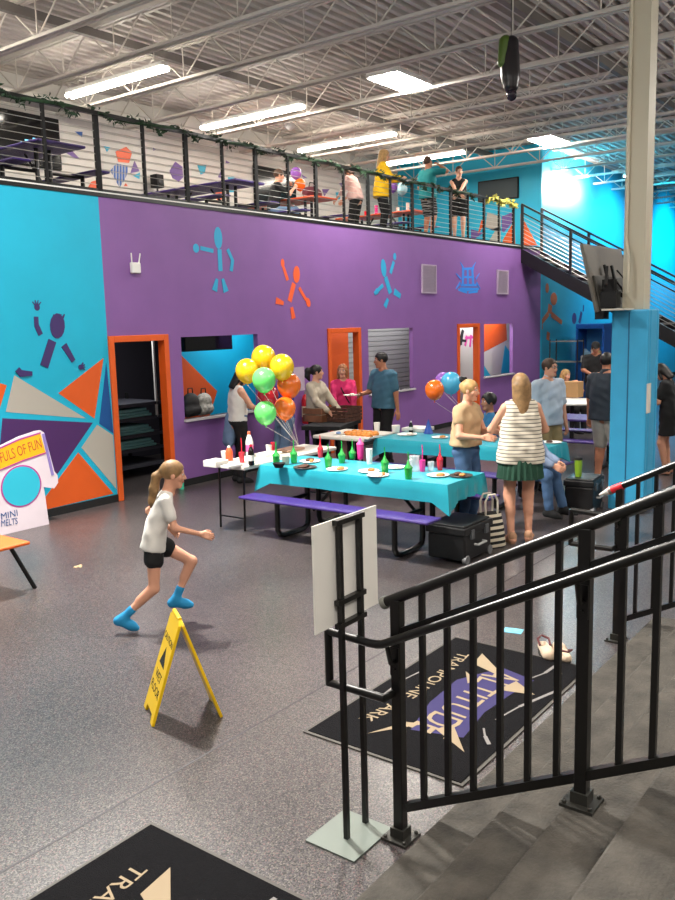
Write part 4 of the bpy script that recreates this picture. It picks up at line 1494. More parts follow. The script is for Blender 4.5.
# shelf stacks in the dark storage room (folded tables with teal covers)
rkp = onY(138, 450, 10.55)
t = thing('storage_rack', 'dark rack of stacked folded tables behind the open orange doorway', 'rack', (rkp.x - 0.12, 10.75, 0))
for x in (-0.45, 0.45):
    for y in (-0.4, 0.4):
        MB().box(x - 0.02, y - 0.02, 0, x + 0.02, y + 0.02, 1.25).build('upright', M_BLACKM, t)
for k, z in enumerate((0.15, 0.4, 0.62, 0.88, 1.1)):
    MB().box(-0.48, -0.45, z, 0.48, 0.45, z + 0.05).build('shelf', mat('dark_grey_shelf', '#44454e', 0.6), t)
for (z, x, lab) in ((0.932, 0.0, 'folded teal cloth on the upper shelf of the dark storage rack'), (0.672, 0.08, 'folded teal cloth on the middle shelf of the dark storage rack'), (0.452, 0.2, 'crumpled teal cloth low in the dark storage rack')):
    g2 = MB()
    for k in range(3):
        g2.box(-0.4 + 0.03 * k, -0.42, 0.045 * k, 0.36 - 0.05 * k, 0.3, 0.045 * k + 0.04)
    o = g2.build('folded_cloth', mat('dim_teal_cloth', '#77b0b2', 0.7), loc=(rkp.x - 0.22 + x * 0.3, 10.75, z), bevel=0.01)
    tag(o, lab, 'cloth')

# items of the party-room opening: hanging screen and bags on the sill
p = onY(210, 342, 9.55)
t = thing('wall_monitor', 'black flat screen hung at the top of the cyan party room opening', 'screen', (p.x, 9.62, p.z))
MB().box(-0.52, -0.05, -0.13, 0.52, 0.05, 0.13).build('screen_case', M_BLACKM, t, bevel=0.01)
MB().box(-0.5, -0.055, -0.11, 0.5, -0.05, 0.11).build('screen_glass', M_SCREEN, t)
MB().box(-0.04, -0.02, 0.13, 0.04, 0.02, 2.7 - p.z).build('hanger', M_BLACKM, t)
def backpack(label, px, py, m, sc_=1.0):
    p = onY(px, py, YW + 0.12)
    t = thing('bag', label, 'bag', (p.x, YW + 0.14, 0.97))
    ge = Geo()
    ge.add(*sdf_mesh([cap((-0.08, 0, 0.1), 0.1, (0.09, 0, 0.11), 0.1), ell((0, 0, 0.24), (0.15, 0.11, 0.14)), cap((-0.05, -0.08, 0.12), 0.06, (0.06, -0.08, 0.12), 0.06)], 0.014, 0.04, cuts=[(A3(0, 0, 0), A3(0, 0, -1))]), 0)
    o = ge.build('bag_body', m, t)
    o.scale = (sc_,) * 3
    MB().tube([(-0.05, 0, 0.36 * sc_), (-0.04, 0, 0.45 * sc_), (0.04, 0, 0.45 * sc_), (0.05, 0, 0.36 * sc_)], 0.01, 6).build('bag_handle', M_BLACKM, t, smooth=True)
backpack('black bag on the sill of the party room opening, nearest the door', 192, 408, mat('black_nylon', '#121214', 0.7), 0.95)
backpack('clear grey patterned bag on the party room sill beside the black bag', 205, 406, mat('grey_print_nylon', '#8b8a84', 0.5, var=0.6, vscale=18), 0.9)

# standee at the left edge: board with flag (the printed character itself is left out)
yS = 8.78
def S_(px, py):
    p = onY(px, py, yS)
    return (p.x, p.z)
t = thing('cardboard_standee', 'white cut-out standee with yellow flag leaning at the mural wall', 'standee', (onY(25, 500, yS).x, yS, 0))
tx = t.location.x
fnS = lambda u, v, d: Vector((u - tx, -d, v))
qs = lambda x, y: S_(x / 5.625, 390 + y / 5.625)
xl = 4.75
outl = [(xl, 0.0), (qs(270, 740)[0], 0.0), qs(245, 570), qs(240, 545), qs(300, 552), qs(322, 520), qs(318, 480), qs(300, 455), qs(243, 240), qs(222, 226), qs(195, 230), qs(100, 262), qs(0, 312), (xl, qs(0, 345)[1])]
MB().prism(outl, fnS, 0, 0.02).build('standee_board', mat('pinkish_white_board', '#e0d3dc', 0.5), t)
flag = [qs(0, 330), qs(100, 280), qs(220, 243), qs(250, 350), qs(120, 395), qs(0, 445)]
flag = flag[:3] + flag[3:]
MB().prism([(qs(0, 330)[0] - 0.4, qs(0, 330)[1] - 0.1)] + flag + [(qs(0, 445)[0] - 0.4, qs(0, 445)[1] - 0.1)], fnS, 0.02, 0.023).build('printed_flag', mat('flag_yellow', '#f0b41a', 0.5), t)
for edge in ([qs(-60, 350), qs(100, 278), qs(222, 240)], [qs(-60, 470), qs(0, 447), qs(120, 397), qs(252, 352)]):
    e = MB()
    for a, b_ in zip(edge, edge[1:]):
        e.bar(fnS(*a, 0.0235), fnS(*b_, 0.0235), 0.004, 0.016)
    e.build('flag_outline', mat('magenta_print', '#b0408f', 0.5), t)
e = MB()
e.bar(fnS(*qs(236, 245), 0.024), fnS(*qs(290, 478), 0.024), 0.006, 0.035)
e.build('printed_pole', mat('lilac_print', '#8d7cc0', 0.5), t)
c1 = qs(115, 540)
rr = abs(qs(220, 540)[0] - c1[0])
rz_ = abs(qs(115, 650)[1] - c1[1])
MB().prism(ellipse(c1[0], c1[1], rr * 1.08, rz_ * 1.08, 0, 40), fnS, 0.02, 0.0225).build('printed_ring', MATS['magenta_print'], t)
MB().prism(ellipse(c1[0], c1[1], rr, rz_, 0, 40), fnS, 0.02, 0.0245).build('printed_disc', mat('disc_cyan', '#2fb9d4', 0.5), t)
M_RED = mat('brick_red_print', '#b5482c', 0.5)
M_INK = mat('ink_blue_print', '#1c4f8a', 0.5)
def on_st(x, y, d=0.0235):
    return fnS(*qs(x, y), d)
tl, tr = on_st(-5, 385), on_st(225, 300)
xd = (tr - tl).normalized()
lettering('standee_lettering', 'FULS OF FUN', 0.17, frame_matrix((tl + tr) / 2, xd, Vector((0, -1, 0)).cross(xd)), M_RED, t, extrude=0.0006, fit=(tr - tl).length)
for txt, ya, yb in (('MINI', 712, 690), ('MELTS', 752, 736)):
    tl, tr = on_st(0, ya), on_st(92, yb)
    xd = (tr - tl).normalized()
    lettering('standee_lettering', txt, 0.105, frame_matrix(tl * 0.5 + tr * 0.5, xd, Vector((0, -1, 0)).cross(xd)), M_INK, t, extrude=0.0006, fit=(tr - tl).length)

# orange table corner at the left picture edge
ot = thing('side_table', 'orange topped small table with splayed black legs at the left edge', 'table', (3.75, 7.0, 0))
z0 = 0.46
MB().box(-0.55, -0.42, z0 - 0.03, 0.42, 0.36, z0).build('tabletop', mat('orange_laminate', '#e0682a', 0.4), ot, bevel=0.01)
for sx in (-1, 1):
    for sy in (-1, 1):
        MB().tube([((0.3 if sx > 0 else -0.42), sy * 0.28, z0 - 0.03), ((0.48 if sx > 0 else -0.6), sy * 0.34, 0)], 0.02, 8).build('leg', M_BLACK, ot, smooth=True)

# column padding, its notice and the bracketed screen
pd = thing('column_pad', 'blue vinyl safety pad wrapped around the beige column', 'pad', (cx0, cy0, 0))
b = MB()
b.box(-0.21, -0.21, 0.02, -0.125, 0.21, 2.36).box(0.125, -0.21, 0.02, 0.21, 0.21, 2.36).box(-0.125, -0.21, 0.02, 0.125, -0.125, 2.36).box(-0.125, 0.125, 0.02, 0.125, 0.21, 2.36)
b.build('pad_cover', M_PAD, pd, bevel=0.02)
MB().box(-0.216, 0.0, 0.05, -0.209, 0.012, 2.33).build('pad_seam', mat('dark_seam', '#1e5f86', 0.6), pd)
MB().box(-0.205, -0.215, 1.18, -0.06, -0.209, 1.52).build('switch_notice', mat('off_white_card', '#cfcac0', 0.7), pd)

tv = thing('television', 'large dark flat screen tilted on a bracket seen from behind at the column', 'television', (10.28, 3.62, 2.73))
Rt = Matrix.Rotation(math.radians(-14), 4, 'X')
b = MB()
b.box(-0.66, -0.02, -0.40, 0.66, 0.02, 0.40, M=Rt)
b.build('bezel_case', mat('tv_back_plastic', '#5d5850', 0.6), tv, bevel=0.01)
b = MB()
b.box(-0.63, 0.02, -0.37, 0.63, 0.024, 0.37, M=Rt)
b.build('screen_glass', M_SCREEN, tv)
b = MB()
b.box(-0.6, -0.05, -0.39, 0.6, -0.02, 0.02, M=Rt)
b.build('electronics_hump', mat('tv_hump', '#3a3833', 0.6), tv, bevel=0.01)
b = MB()
for x in (-0.22, 0.02):
    b.box(x - 0.02, -0.075, -0.33, x + 0.02, -0.05, 0.15, M=Rt)
b.bar((-0.3, -0.09, -0.1), (0.15, -0.09, -0.1), 0.03, 0.05)
b.bar((-0.2, -0.09, -0.15), (-0.2, -0.30, -0.22), 0.04, 0.05)
b.box(-0.60, -0.30, -0.34, -0.44, -0.12, -0.16)
b.box(-0.50, -0.24, -0.36, -0.40, -0.10, -0.02)
b.bar((-0.66, -0.2, -0.1), (-0.4, -0.12, 0.12), 0.03, 0.04)
b.box(-0.60, -0.16, -0.47, -0.42, -0.06, -0.36)
b.build('mount_arm', M_BLACKM, tv)
b = MB()
b.tube([(-0.1, -0.1, 0.0), (-0.15, -0.2, -0.1), (-0.05, -0.25, -0.25), (0.0, -0.2, -0.3)], 0.012, 6)
b.tube([(0.0, -0.1, 0.1), (-0.05, -0.2, 0.0), (-0.02, -0.22, -0.3)], 0.01, 6)
b.build('cable', M_BLACKM, tv, smooth=True)
b = MB()
b.box(-0.72, -0.44, -0.375, -0.385, -0.18, -0.355)
b.build('bracket_shelf', mat('pale_bracket', '#c6c1b4', 0.5), tv)

# dark balloon caught in the roof
p = onX(511, 66, 10.9)
t = thing('foil_balloon', 'deflated dark foil balloon with green top caught under the roof joists', 'balloon', p)
ge = Geo()
ge.add(*sdf_mesh([cap((0, 0, 0.28), 0.10, (0, 0, -0.25), 0.10, 0.06), cap((0.03, 0.04, 0.1), 0.12, (0.02, 0.02, -0.12), 0.12, 0.06)], 0.016, 0.05), 0)
ge.build('balloon_body', mat('dark_foil', '#1d181d', 0.3), t)
ge = Geo()
ge.add(*sdf_mesh([cap((-0.04, 0.06, 0.30), 0.09, (-0.06, 0.09, 0.05), 0.07, 0.05)], 0.014, 0.03), 0)
ge.build('green_foil', mat('green_foil', '#56702a', 0.3), t)
ge = Geo()
ge.add(*sdf_mesh([ell((-0.02, -0.02, -0.37), (0.07, 0.07, 0.08))], 0.012, 0.03), 0)
ge.build('balloon_tail', mat('plum_foil', '#2a2030', 0.2), t)
MB().tube([(0, 0, 0.36), (0, 0, 6.6 - p.z)], 0.004, 5).build('string', M_BLACKM, t)
# ------------------------------------------------------------------ ceiling fixtures
def strip_light(label, x, y0, y1, z):
    t = thing('ceiling_light', label, 'lamp', (x, (y0 + y1) / 2, z), 0, 'linear lamps under the roof')
    h = (y1 - y0) / 2
    MB().box(-0.07, -h, 0.03, 0.07, h, 0.09).build('housing', M_WHITE, t)
    for dx in (-0.05, 0.05):
        MB().tube([(dx, -h, 0.0), (dx, h, 0.0)], 0.034, 10).build('lamp_tube', M_LAMP, t, smooth=True)
    for sy in (-0.8, 0.8):
        MB().tube([(0, sy * h, 0.09), (0, sy * h, 0.5)], 0.006, 5).build('hanger', M_STEEL, t)
strip_light('long white strip lamp over the balcony nearest the left edge of the ceiling view', 9.16, 9.95, 12.28, 6.1)
strip_light('long white strip lamp over the balcony, second from the left', 12.28, 9.87, 12.36, 6.1)
strip_light('long white strip lamp over the balcony, third from the left', 15.3, 9.9, 12.4, 6.1)
strip_light('long white strip lamp over the balcony nearest its teal end wall', 18.05, 9.8, 12.0, 6.1)
strip_light('long white strip lamp cut by the left edge of the picture', 6.05, 9.7, 12.2, 6.1)
def panel_light(label, px, py, z=6.08):
    p = at(px, py, z)
    t = thing('ceiling_light', label, 'lamp', p, 0, 'square high-bay lamps under the roof')
    MB().box(-0.53, -0.29, 0.02, 0.53, 0.29, 0.09).build('housing', M_WHITE, t)
    MB().box(-0.50, -0.26, 0.0, 0.50, 0.26, 0.02).build('diffuser', M_LAMP2, t)
    MB().tube([(0, 0, 0.09), (0, 0, 0.52)], 0.008, 5).build('hanger', M_STEEL, t)
panel_light('rectangular white high-bay lamp above the purple wall nearest the camera', 400, 83)
panel_light('rectangular white high-bay lamp before the dark end of the hall', 549, 142)
p = at(635, 175, 6.4)
t = thing('ceiling_light', 'small bright far lamp seen beside the beige column', 'lamp', at(626, 176, 6.0))
MB().lathe([(0.07, 0), (0.08, 0.05), (0.03, 0.08)], 12).build('housing', M_WHITE, t, smooth=True)
MB().lathe([(0.06, -0.02), (0.065, 0)], 12).build('diffuser', M_LAMP2, t)
t = thing('ceiling_sensor', 'small white dome fitting hung below the roof between strip lamps', 'sensor', at(290, 127, 6.0))
MB().lathe([(0.03, -0.06), (0.1, 0.0), (0.1, 0.05), (0.02, 0.07)], 14).build('dome', M_WHITE, t, smooth=True)
MB().tube([(0, 0, 0.07), (0, 0, 0.6)], 0.008, 5).build('stem', M_STEEL, t)
for k, (x, y) in enumerate(((9.0, 13.15), (12.0, 13.15), (14.6, 13.15), (17.2, 13.15))):
    b = MB().box(x - 0.9, y - 0.25, 6.12, x + 0.9, y + 0.24, 6.2)
    struct(b.build('trim_%d' % (k + 2), M_WHITEW))

# ------------------------------------------------------------------ balcony railing with garland
M_LEAF = mat('dark_green_leaf', '#1d3a22', 0.7, var=0.5, vscale=20)
M_LEAFY = mat('yellow_green_leaf', '#a9a64a', 0.7, var=0.4, vscale=20)
t = thing('balcony_railing', 'black balcony railing with thin cables above the purple wall', 'railing', (13.0, YW + 0.05, 4.0))
x0 = 13.0
b = MB()
b.bar((0.0 - x0, 0, 1.0), (19.55 - x0, 0, 1.0), 0.05, 0.05)
b.build('top_rail', M_RAIL, t)
px_ = [4.9, 5.66, 6.42, 7.19, 7.95, 8.72, 9.45, 10.18, 10.95, 11.68, 12.47, 13.22, 13.97, 14.75, 15.55, 16.28, 17.05, 17.81, 18.55, 19.33]
for k, x in enumerate(px_):
    w_ = 0.034 if k % 2 else 0.018
    MB().box(x - x0 - w_, -0.02, 0.0, x - x0 + w_, 0.02, 1.0).build('post', M_BLACKM, t)
M_CABLE = mat('thin_steel_cable', '#b9b7b2', 0.35, metal=0.7)
for k in range(9):
    z = 0.12 + 0.094 * k
    MB().tube([(0.0 - x0, 0, z), (19.33 - x0, 0, z)], 0.0045, 5).build('cable', M_CABLE, t)
def garland(label, x_a, x_b, m, dens, r):
    g = MB()
    rnd = random.Random(5)
    g.tube([(x_a + (x_b - x_a) * k / 40, YW + 0.05 + 0.03 * math.sin(k * 1.3), 5.0 + 0.02 * math.cos(k * 1.3)) for k in range(41)], 0.022, 6)
    n = int((x_b - x_a) * dens)
    for k in range(n):
        x = x_a + (x_b - x_a) * (k + rnd.random()) / n
        ph = x * 9.0
        c = Vector((x, YW + 0.05 + 0.05 * math.cos(ph), 5.0 + 0.05 * math.sin(ph) + rnd.uniform(-0.03, 0.02)))
        d = Vector((rnd.uniform(-1, 1), rnd.uniform(-1, 1), rnd.uniform(-0.9, 0.5))).normalized()
        s_ = d.orthogonal().normalized()
        n_ = d.cross(s_)
        L = r * rnd.uniform(0.7, 1.2)
        g.add([c, c + d * L * 0.5 + s_ * L * 0.35 + n_ * 0.01, c + d * L, c + d * L * 0.5 - s_ * L * 0.35 + n_ * 0.01], [(0, 1, 2, 3)])
    return g.build('garland', m)
tag(garland('x', 3.5, 17.6, M_LEAF, 70, 0.085), 'dark green leaf garland wound along the black balcony rail', 'garland')
tag(garland('x', 17.9, 19.5, M_LEAFY, 110, 0.12), 'yellow green garland hung on the balcony rail by the stair head', 'garland')

# ------------------------------------------------------------------ stairs from the balcony
t = thing('balcony_stairs', 'black steel stairs with cable rails coming down from the balcony', 'stairs', (20.25, YW, 0))
SL = 0.558
def st(x, y, dz):     # y measured from the wall towards the room
    return (x - 20.25, -y, 3.97 - SL * y + dz)
for nm, x in (('stringer', 19.66), ('stringer', 20.80)):
    b = MB()
    b.prism([(0.0, 0.0), (7.1, -SL * 7.1), (7.1, -SL * 7.1 - 0.36), (0.0, -0.34)], lambda u, v, d: Vector((x - 20.25 + d, -u, 3.97 + v)), 0, 0.04)
    b.build(nm, M_BLACK, t)
k = 0
while 0.17 * (k + 1) < 3.95:
    y = k * 0.17 / SL + 0.3
    b = MB().box(-0.55, -y - 0.02, 3.97 - 0.17 * (k + 1) - 0.04, 0.56, -y + 0.27, 3.97 - 0.17 * (k + 1))
    b.build('tread', mat('grey_tread', '#8d8a88', 0.6), t)
    k += 1
for x in (19.68, 20.84):
    b = MB()
    b.bar(st(x, 0.0, 1.05), st(x, 7.0, 1.03), 0.045, 0.045)
    b.bar(st(x, 0.0, 0.86), st(x, 7.0, 0.84), 0.03, 0.03)
    b.build('handrail', M_RAIL, t)
    for y in (0.02, 1.25, 2.5, 3.75, 5.0, 6.3):
        b = MB()
        p = st(x, y, 0)
        b.box(p[0] - 0.03, p[1] - 0.03, p[2], p[0] + 0.03, p[1] + 0.03, p[2] + 1.04)
        b.build('post', M_RAIL, t)
    for c in range(8):
        MB().tube([st(x, 0.0, 0.1 + 0.095 * c), st(x, 6.4, 0.1 + 0.095 * c)], 0.006, 5).build('cable', M_CABLE, t)

# ------------------------------------------------------------------ balcony furniture
def picnic(label, x, y, z, rz, length, mtop, group, bench=True, w_=0.74, cloth=None):
    """long table along local X with two benches on a bent tube frame"""
    t = thing('picnic_table', label, 'table', (x, y, z), rz, group)
    L = length / 2
    MB().box(-L, -w_ / 2, 0.70, L, w_ / 2, 0.735).build('tabletop', mtop, t, bevel=0.012)
    if bench:
        for s_ in (-1, 1):
            MB().box(-L, s_ * 0.62 - 0.13, 0.42, L, s_ * 0.62 + 0.13, 0.45).build('bench', M_BENCH if mtop is not None else mtop, t, bevel=0.012)
    for sx in (-1, 1):
        xx = sx * (L - 0.45)
        f = MB()
        for s_ in (-1, 1):
            f.tube([(xx, s_ * 0.62, 0.42), (xx, s_ * 0.62, 0.10), (xx, s_ * 0.59, 0.05), (xx, s_ * 0.53, 0.03), (xx, s_ * 0.2, 0.03), (xx, s_ * 0.12, 0.06), (xx, s_ * 0.1, 0.12), (xx, s_ * 0.1, 0.70)], 0.03, 8)
            f.tube([(xx, s_ * 0.1, 0.40), (xx, s_ * 0.62, 0.40)], 0.024, 6)
        f.build('frame', M_BLACK, t, smooth=True)
        MB().tube([(xx, 0, 0.2), (sx * 0.25, 0, 0.69)], 0.018, 6).build('brace', M_BLACK, t, smooth=True)
    return t
gp = 'purple picnic tables on the balcony'
picnic('purple picnic table at the left end of the balcony under the large screen', 7.15, 10.9, 4.0, PI / 2, 2.2, M_BENCH, gp)
picnic('purple picnic table on the balcony before the striped wall motif', 11.15, 11.35, 4.0, PI / 2, 2.4, M_BENCH, gp)
M_OR_T = mat('orange_table_cover', '#e2592c', 0.4)
def cover(label, x0_, x1_, y0_, y1_, z, drop, m, name='tablecloth', waves=1.0, seed=1, rz=None):
    """cloth lying on a table: flat top, hanging wavy skirt with pointed corners"""
    rnd = random.Random(seed)
    cx, cy = (x0_ + x1_) / 2, (y0_ + y1_) / 2
    hx, hy = (x1_ - x0_) / 2, (y1_ - y0_) / 2
    ring = []
    nx, ny = 30, 14
    for k in range(nx):
        ring.append((-hx + 2 * hx * k / nx, -hy, (0, -1)))
    for k in range(ny):
        ring.append((hx, -hy + 2 * hy * k / ny, (1, 0)))
    for k in range(nx):
        ring.append((hx - 2 * hx * k / nx, hy, (0, 1)))
    for k in range(ny):
        ring.append((-hx, hy - 2 * hy * k / ny, (-1, 0)))
    n = len(ring)
    corners = [(-hx, -hy), (hx, -hy), (hx, hy), (-hx, hy)]
    rows = 5
    vs, fs = [], []
    for i in range(rows):
        f = i / (rows - 1)
        for k, (x, y, nm_) in enumerate(ring):
            dc = min(math.hypot(x - a, y - b_) for a, b_ in corners)
            ex = max(0, 1 - dc / 0.16)
            dz = drop * f * (1 + 0.55 * ex)
            wv = 0.012 * waves * f * (math.sin(k * 0.9 + seed) + 0.6 * math.sin(k * 2.3 + seed * 2)) + 0.014 * (f > 0)
            out = wv + 0.05 * f * ex
            nrm_ = Vector(nm_)
            if ex > 0.0:
                c = min(corners, key=lambda q_: math.hypot(x - q_[0], y - q_[1]))
                dg_ = Vector((math.copysign(1, c[0]), math.copysign(1, c[1]))) * 0.7
                nrm_ = (nrm_ * (1 - ex) + dg_ * ex)
            vs.append((x + nrm_.x * out, y + nrm_.y * out, z - dz + (0.001 if i == 0 else 0)))
    for i in range(rows - 1):
        for k in range(n):
            fs.append((i * n + k, i * n + (k + 1) % n, (i + 1) * n + (k + 1) % n, (i + 1) * n + k))
    fs.append(tuple(range(n)))
    g = MB()
    g.add(vs, fs)
    o = g.build(name, m, loc=(cx, cy, 0), smooth=True)
    tag(o, label, 'tablecloth')
    return o
picnic('orange covered picnic table on the balcony beside the seated man', 13.6, 11.5, 4.0, PI / 2, 2.2, M_OR_T, 'orange tables on the balcony')
picnic('orange covered picnic table on the balcony before the teal end wall', 16.9, 11.3, 4.0, PI / 2, 2.2, M_OR_T, 'orange tables on the balcony')
# wall screens
def wall_screen(label, xa, xb, za, zb_, lines):
    t = thing('television', label, 'television', ((xa + xb) / 2, 13.36, (za + zb_) / 2))
    hx, hz = (xb - xa) / 2, (zb_ - za) / 2
    MB().box(-hx, -0.04, -hz, hx, 0.03, hz).build('case', M_BLACKM, t, bevel=0.01)
    MB().box(-hx + 0.03, -0.044, -hz + 0.03, hx - 0.03, -0.04, hz - 0.03).build('screen_glass', M_SCREEN, t)
    if lines:
        g = MB()
        for (u0, u1, v) in lines:
            g.box(u0 * hx, -0.046, v * hz - 0.012, u1 * hx, -0.044, v * hz + 0.012)
        g.build('screen_text', mat('screen_text_blue', '#5fb8ea', 0.4, emit=1.5), t)
a_, b_ = onY(56, 120, 13.4), onY(54, 170, 13.4)
wall_screen('black wall screen showing thin blue text at the left of the balcony', a_.x - 1.6, a_.x, b_.z, a_.z, [(0.1, 0.75, -0.05), (0.3, 0.62, 0.06), (0.0, 0.7, -0.14)])
a_, b_ = onY(252, 165, 13.4), onY(285, 212, 13.4)
wall_screen('black wall screen on the balcony behind the seated man', a_.x, a_.x + 1.45, b_.z - 0.05, a_.z, [])
a_, b_ = onX(479, 182, 20.85), onX(519, 198, 20.85)
t = thing('wall_panel', 'dark grey rectangular panel on the teal end wall of the balcony', 'panel', (20.82, (a_.y + b_.y) / 2, (a_.z + b_.z) / 2))
hy, hz = abs(a_.y - b_.y) / 2, abs(a_.z - b_.z) / 2
MB().box(-0.03, -hy, -hz, 0.03, hy, hz).build('panel_frame', M_BLACKM, t)
MB().box(-0.035, -hy + 0.03, -hz + 0.03, -0.03, hy - 0.03, hz - 0.03).build('panel_face', mat('slate_panel', '#26363c', 0.5), t)
# balloons
def balloon(label, pos, r, m, group=None, string_to=None, sq=1.18):
    t = thing('balloon', label, 'balloon', pos, 0, group)
    prof = []
    for k in range(15):
        a = PI * k / 14
        z = -math.cos(a)
        rr = math.sin(a) * (1.0 if z > 0 else (1 - 0.12 * z * z))
        prof.append((max(0.001, rr * r), z * r * (sq if z < 0 else 1.04)))
    MB().lathe(prof, 22).build('balloon_body', m, t, smooth=True)
    MB().lathe([(0.012, -r * sq - 0.02), (0.004, -r * sq), (0.006, -r * sq + 0.004)], 8).build('knot', m, t, smooth=True)
    if string_to is not None:
        e = Vector(string_to) - Vector(pos)
        s0 = Vector((0, 0, -r * sq - 0.01))
        MB().tube([s0, s0 * 0.5 + e * 0.5 + Vector((0.01, 0.01, 0)), e], 0.0022, 4).build('string', M_PAPER, t)
    return t
M_BY = mat('yellow_balloon', '#f0c11a', 0.2, spec=0.7)
M_BG = mat('green_balloon', '#66d66a', 0.2, spec=0.7)
M_BO = mat('orange_balloon', '#f2711f', 0.2, spec=0.7)
M_BR = mat('red_balloon', '#c32334', 0.2, spec=0.7)
M_BB = mat('sky_blue_balloon', '#4fb4dd', 0.2, spec=0.7)
M_BP = mat('violet_balloon', '#9a63c8', 0.2, spec=0.7)
def atdepth(px, py, dep):
    d = ray(px, py)
    return Vector((0, 0, CAMZ)) + d * dep
knot_pt = (8.12, 6.75, 0.78)
for px, py, r_, m, dep, lab in ((263.5, 357.5, 12.2, M_BY, 10.5, 'yellow balloon at the top of the party bunch'), (247, 370.5, 11.6, M_BY, 10.32, 'yellow balloon at the left of the party bunch beside the dark haired woman'),
        (282, 366.5, 12.2, M_BY, 10.25, 'yellow balloon at the upper right of the party bunch'), (264, 379.5, 11.8, M_BG, 9.98, 'green balloon in the middle of the party bunch below the yellow ones'),
        (289, 385, 12, M_BO, 10.4, 'orange balloon at the right of the party bunch below the yellow one'), (285, 408, 10.8, M_BO, 10.35, 'orange balloon lowest right of the party bunch'),
        (265.5, 412.5, 11.2, M_BG, 10.1, 'green balloon at the bottom of the party bunch'), (268, 395, 10.5, M_BR, 10.75, 'red balloon mostly hidden inside the party bunch')):
    balloon(lab, atdepth(px, py, dep), r_ / F_PX * dep, m, 'balloons of the party bunch', knot_pt)
k2 = (9.7, 4.9, 0.80)
for px, py, r_, m, dep, lab in ((434.5, 389.5, 9.6, M_BO, 10.5, 'orange balloon beside the blue one above the second table'), (451, 382.5, 10.4, M_BB, 10.7, 'sky blue balloon behind the woman in the tan top'), (443.5, 381, 8.6, M_BP, 11.0, 'violet balloon peeking out behind the blue and orange balloons')):
    balloon(lab, atdepth(px, py, dep), r_ / F_PX * dep, m, 'balloons over the second table', k2)
for px, py, r_, m, dep, lab, zt_ in ((296, 173, 5.6, M_BP, 17.3, 'violet balloon above the orange balcony table by the seated man', None), (300, 184.5, 5.6, M_BO, 17.0, 'orange balloon over the balcony table below the violet one', None),
        (393, 187, 4.8, M_BP, 18.0, 'violet balloon at the elbow of the woman in yellow', None), (402, 189, 5.5, mat('pale_blue_balloon', '#a9d4de', 0.2), 18.6, 'pale blue balloon behind the balcony rail right of the woman in yellow', None)):
    pp = atdepth(px, py, dep)
    balloon(lab, pp, r_ / F_PX * dep, m, 'balcony balloons', (pp.x, pp.y, 4.01))

# ------------------------------------------------------------------ party tables on the floor
picnic('purple and black picnic table under the near teal cloth', 7.335, 5.16, 0, PI / 2, 2.4, M_BENCH, 'picnic tables of the party')
cover('teal plastic cloth on the near party table', 6.955, 7.715, 3.96, 6.36, 0.742, 0.19, M_TCLOTH, seed=3)
picnic('purple and black picnic table under the far teal cloth', 9.75, 5.25, 0, PI / 2, 2.3, M_BENCH, 'picnic tables of the party')
cover('teal plastic cloth on the far party table behind the standing women', 9.36, 10.14, 4.06, 6.44, 0.742, 0.17, M_TCLOTH, seed=8)
def folding_table(label, x0_, x1_, y0_, y1_, z=0.74):
    cx, cy = (x0_ + x1_) / 2, (y0_ + y1_) / 2
    hx, hy = (x1_ - x0_) / 2, (y1_ - y0_) / 2
    t = thing('folding_table', label, 'table', (cx, cy, 0), 0, 'white folding tables')
    MB().box(-hx, -hy, z - 0.045, hx, hy, z).build('tabletop', mat('table_white', '#cfcabf', 0.5), t, bevel=0.012)
    for sx in (-1, 1):
        for sy in (-1, 1):
            MB().tube([(sx * (hx - 0.08), sy * (hy - 0.08), z - 0.045), (sx * (hx - 0.06), sy * (hy - 0.08), 0)], 0.0125, 8).build('leg', M_BLACK, t, smooth=True)
        MB().tube([(sx * (hx - 0.065), -(hy - 0.08), 0.14), (sx * (hx - 0.065), hy - 0.08, 0.14)], 0.009, 6).build('cross_bar', M_BLACK, t, smooth=True)
    return t
folding_table('white folding table with drinks at the left end of the near teal table', 6.74, 8.45, 6.40, 6.94, 0.75)
folding_table('white folding table with food at the left end of the far teal table', 9.15, 9.95, 6.48, 7.35, 0.755)
picnic('purple picnic table beyond the party near the seated staff', 12.9, 5.0, 0, PI / 2, 2.0, M_BENCH, 'tables towards the lobby')

def cup(label, px, py, z, m, group, h=0.12, r=0.034, straw=None, lid=None, name='party_cup'):
    p = at(px, py, z)
    t = thing(name, label, 'cup', (p.x, p.y, z), 0, group)
    MB().lathe([(r * 0.72, 0), (r * 0.78, h * 0.05), (r * 0.9, h * 0.45), (r, h)], 14).build('cup_body', m, t, smooth=True)
    if lid is not None:
        MB().lathe([(r * 1.06, h), (r * 1.0, h + 0.012), (r * 0.5, h + 0.035), (0.008, h + 0.075)], 12).build('pointed_lid', lid, t, smooth=True)
    if straw is not None:
        MB().tube([(0, 0, h * 0.5), (0.004, 0, h + 0.10), (0.012, 0.01, h + 0.16)], 0.006, 6).build('straw', straw, t, smooth=True)
    return t
ZT = 0.744
M_CG = mat('green_cup_plastic', '#1f9a3c', 0.25, spec=0.7)
M_CR = mat('red_cup_plastic', '#d11e34', 0.25, spec=0.7)
M_CP = mat('pink_cup_plastic', '#e0348c', 0.25)
gl = 'green party cup with pointed lid and straw on the near teal cloth'
for px, py, hh in ((276.5, 465, .10), (294, 463, .10), (328.5, 468, .10), (342, 463, .09), (352.5, 459, .07), (385, 473, .11), (408.5, 479, .11)):
    cup(gl, px, py, 0.752 if px < 300 else ZT, M_CG, 'green party cups', hh, 0.042, M_CG, M_CG)
cup('red party cup with straw at the back of the near teal cloth', 320.5, 457.5, ZT, M_CR, None, 0.10, 0.034, M_CR, M_CR)
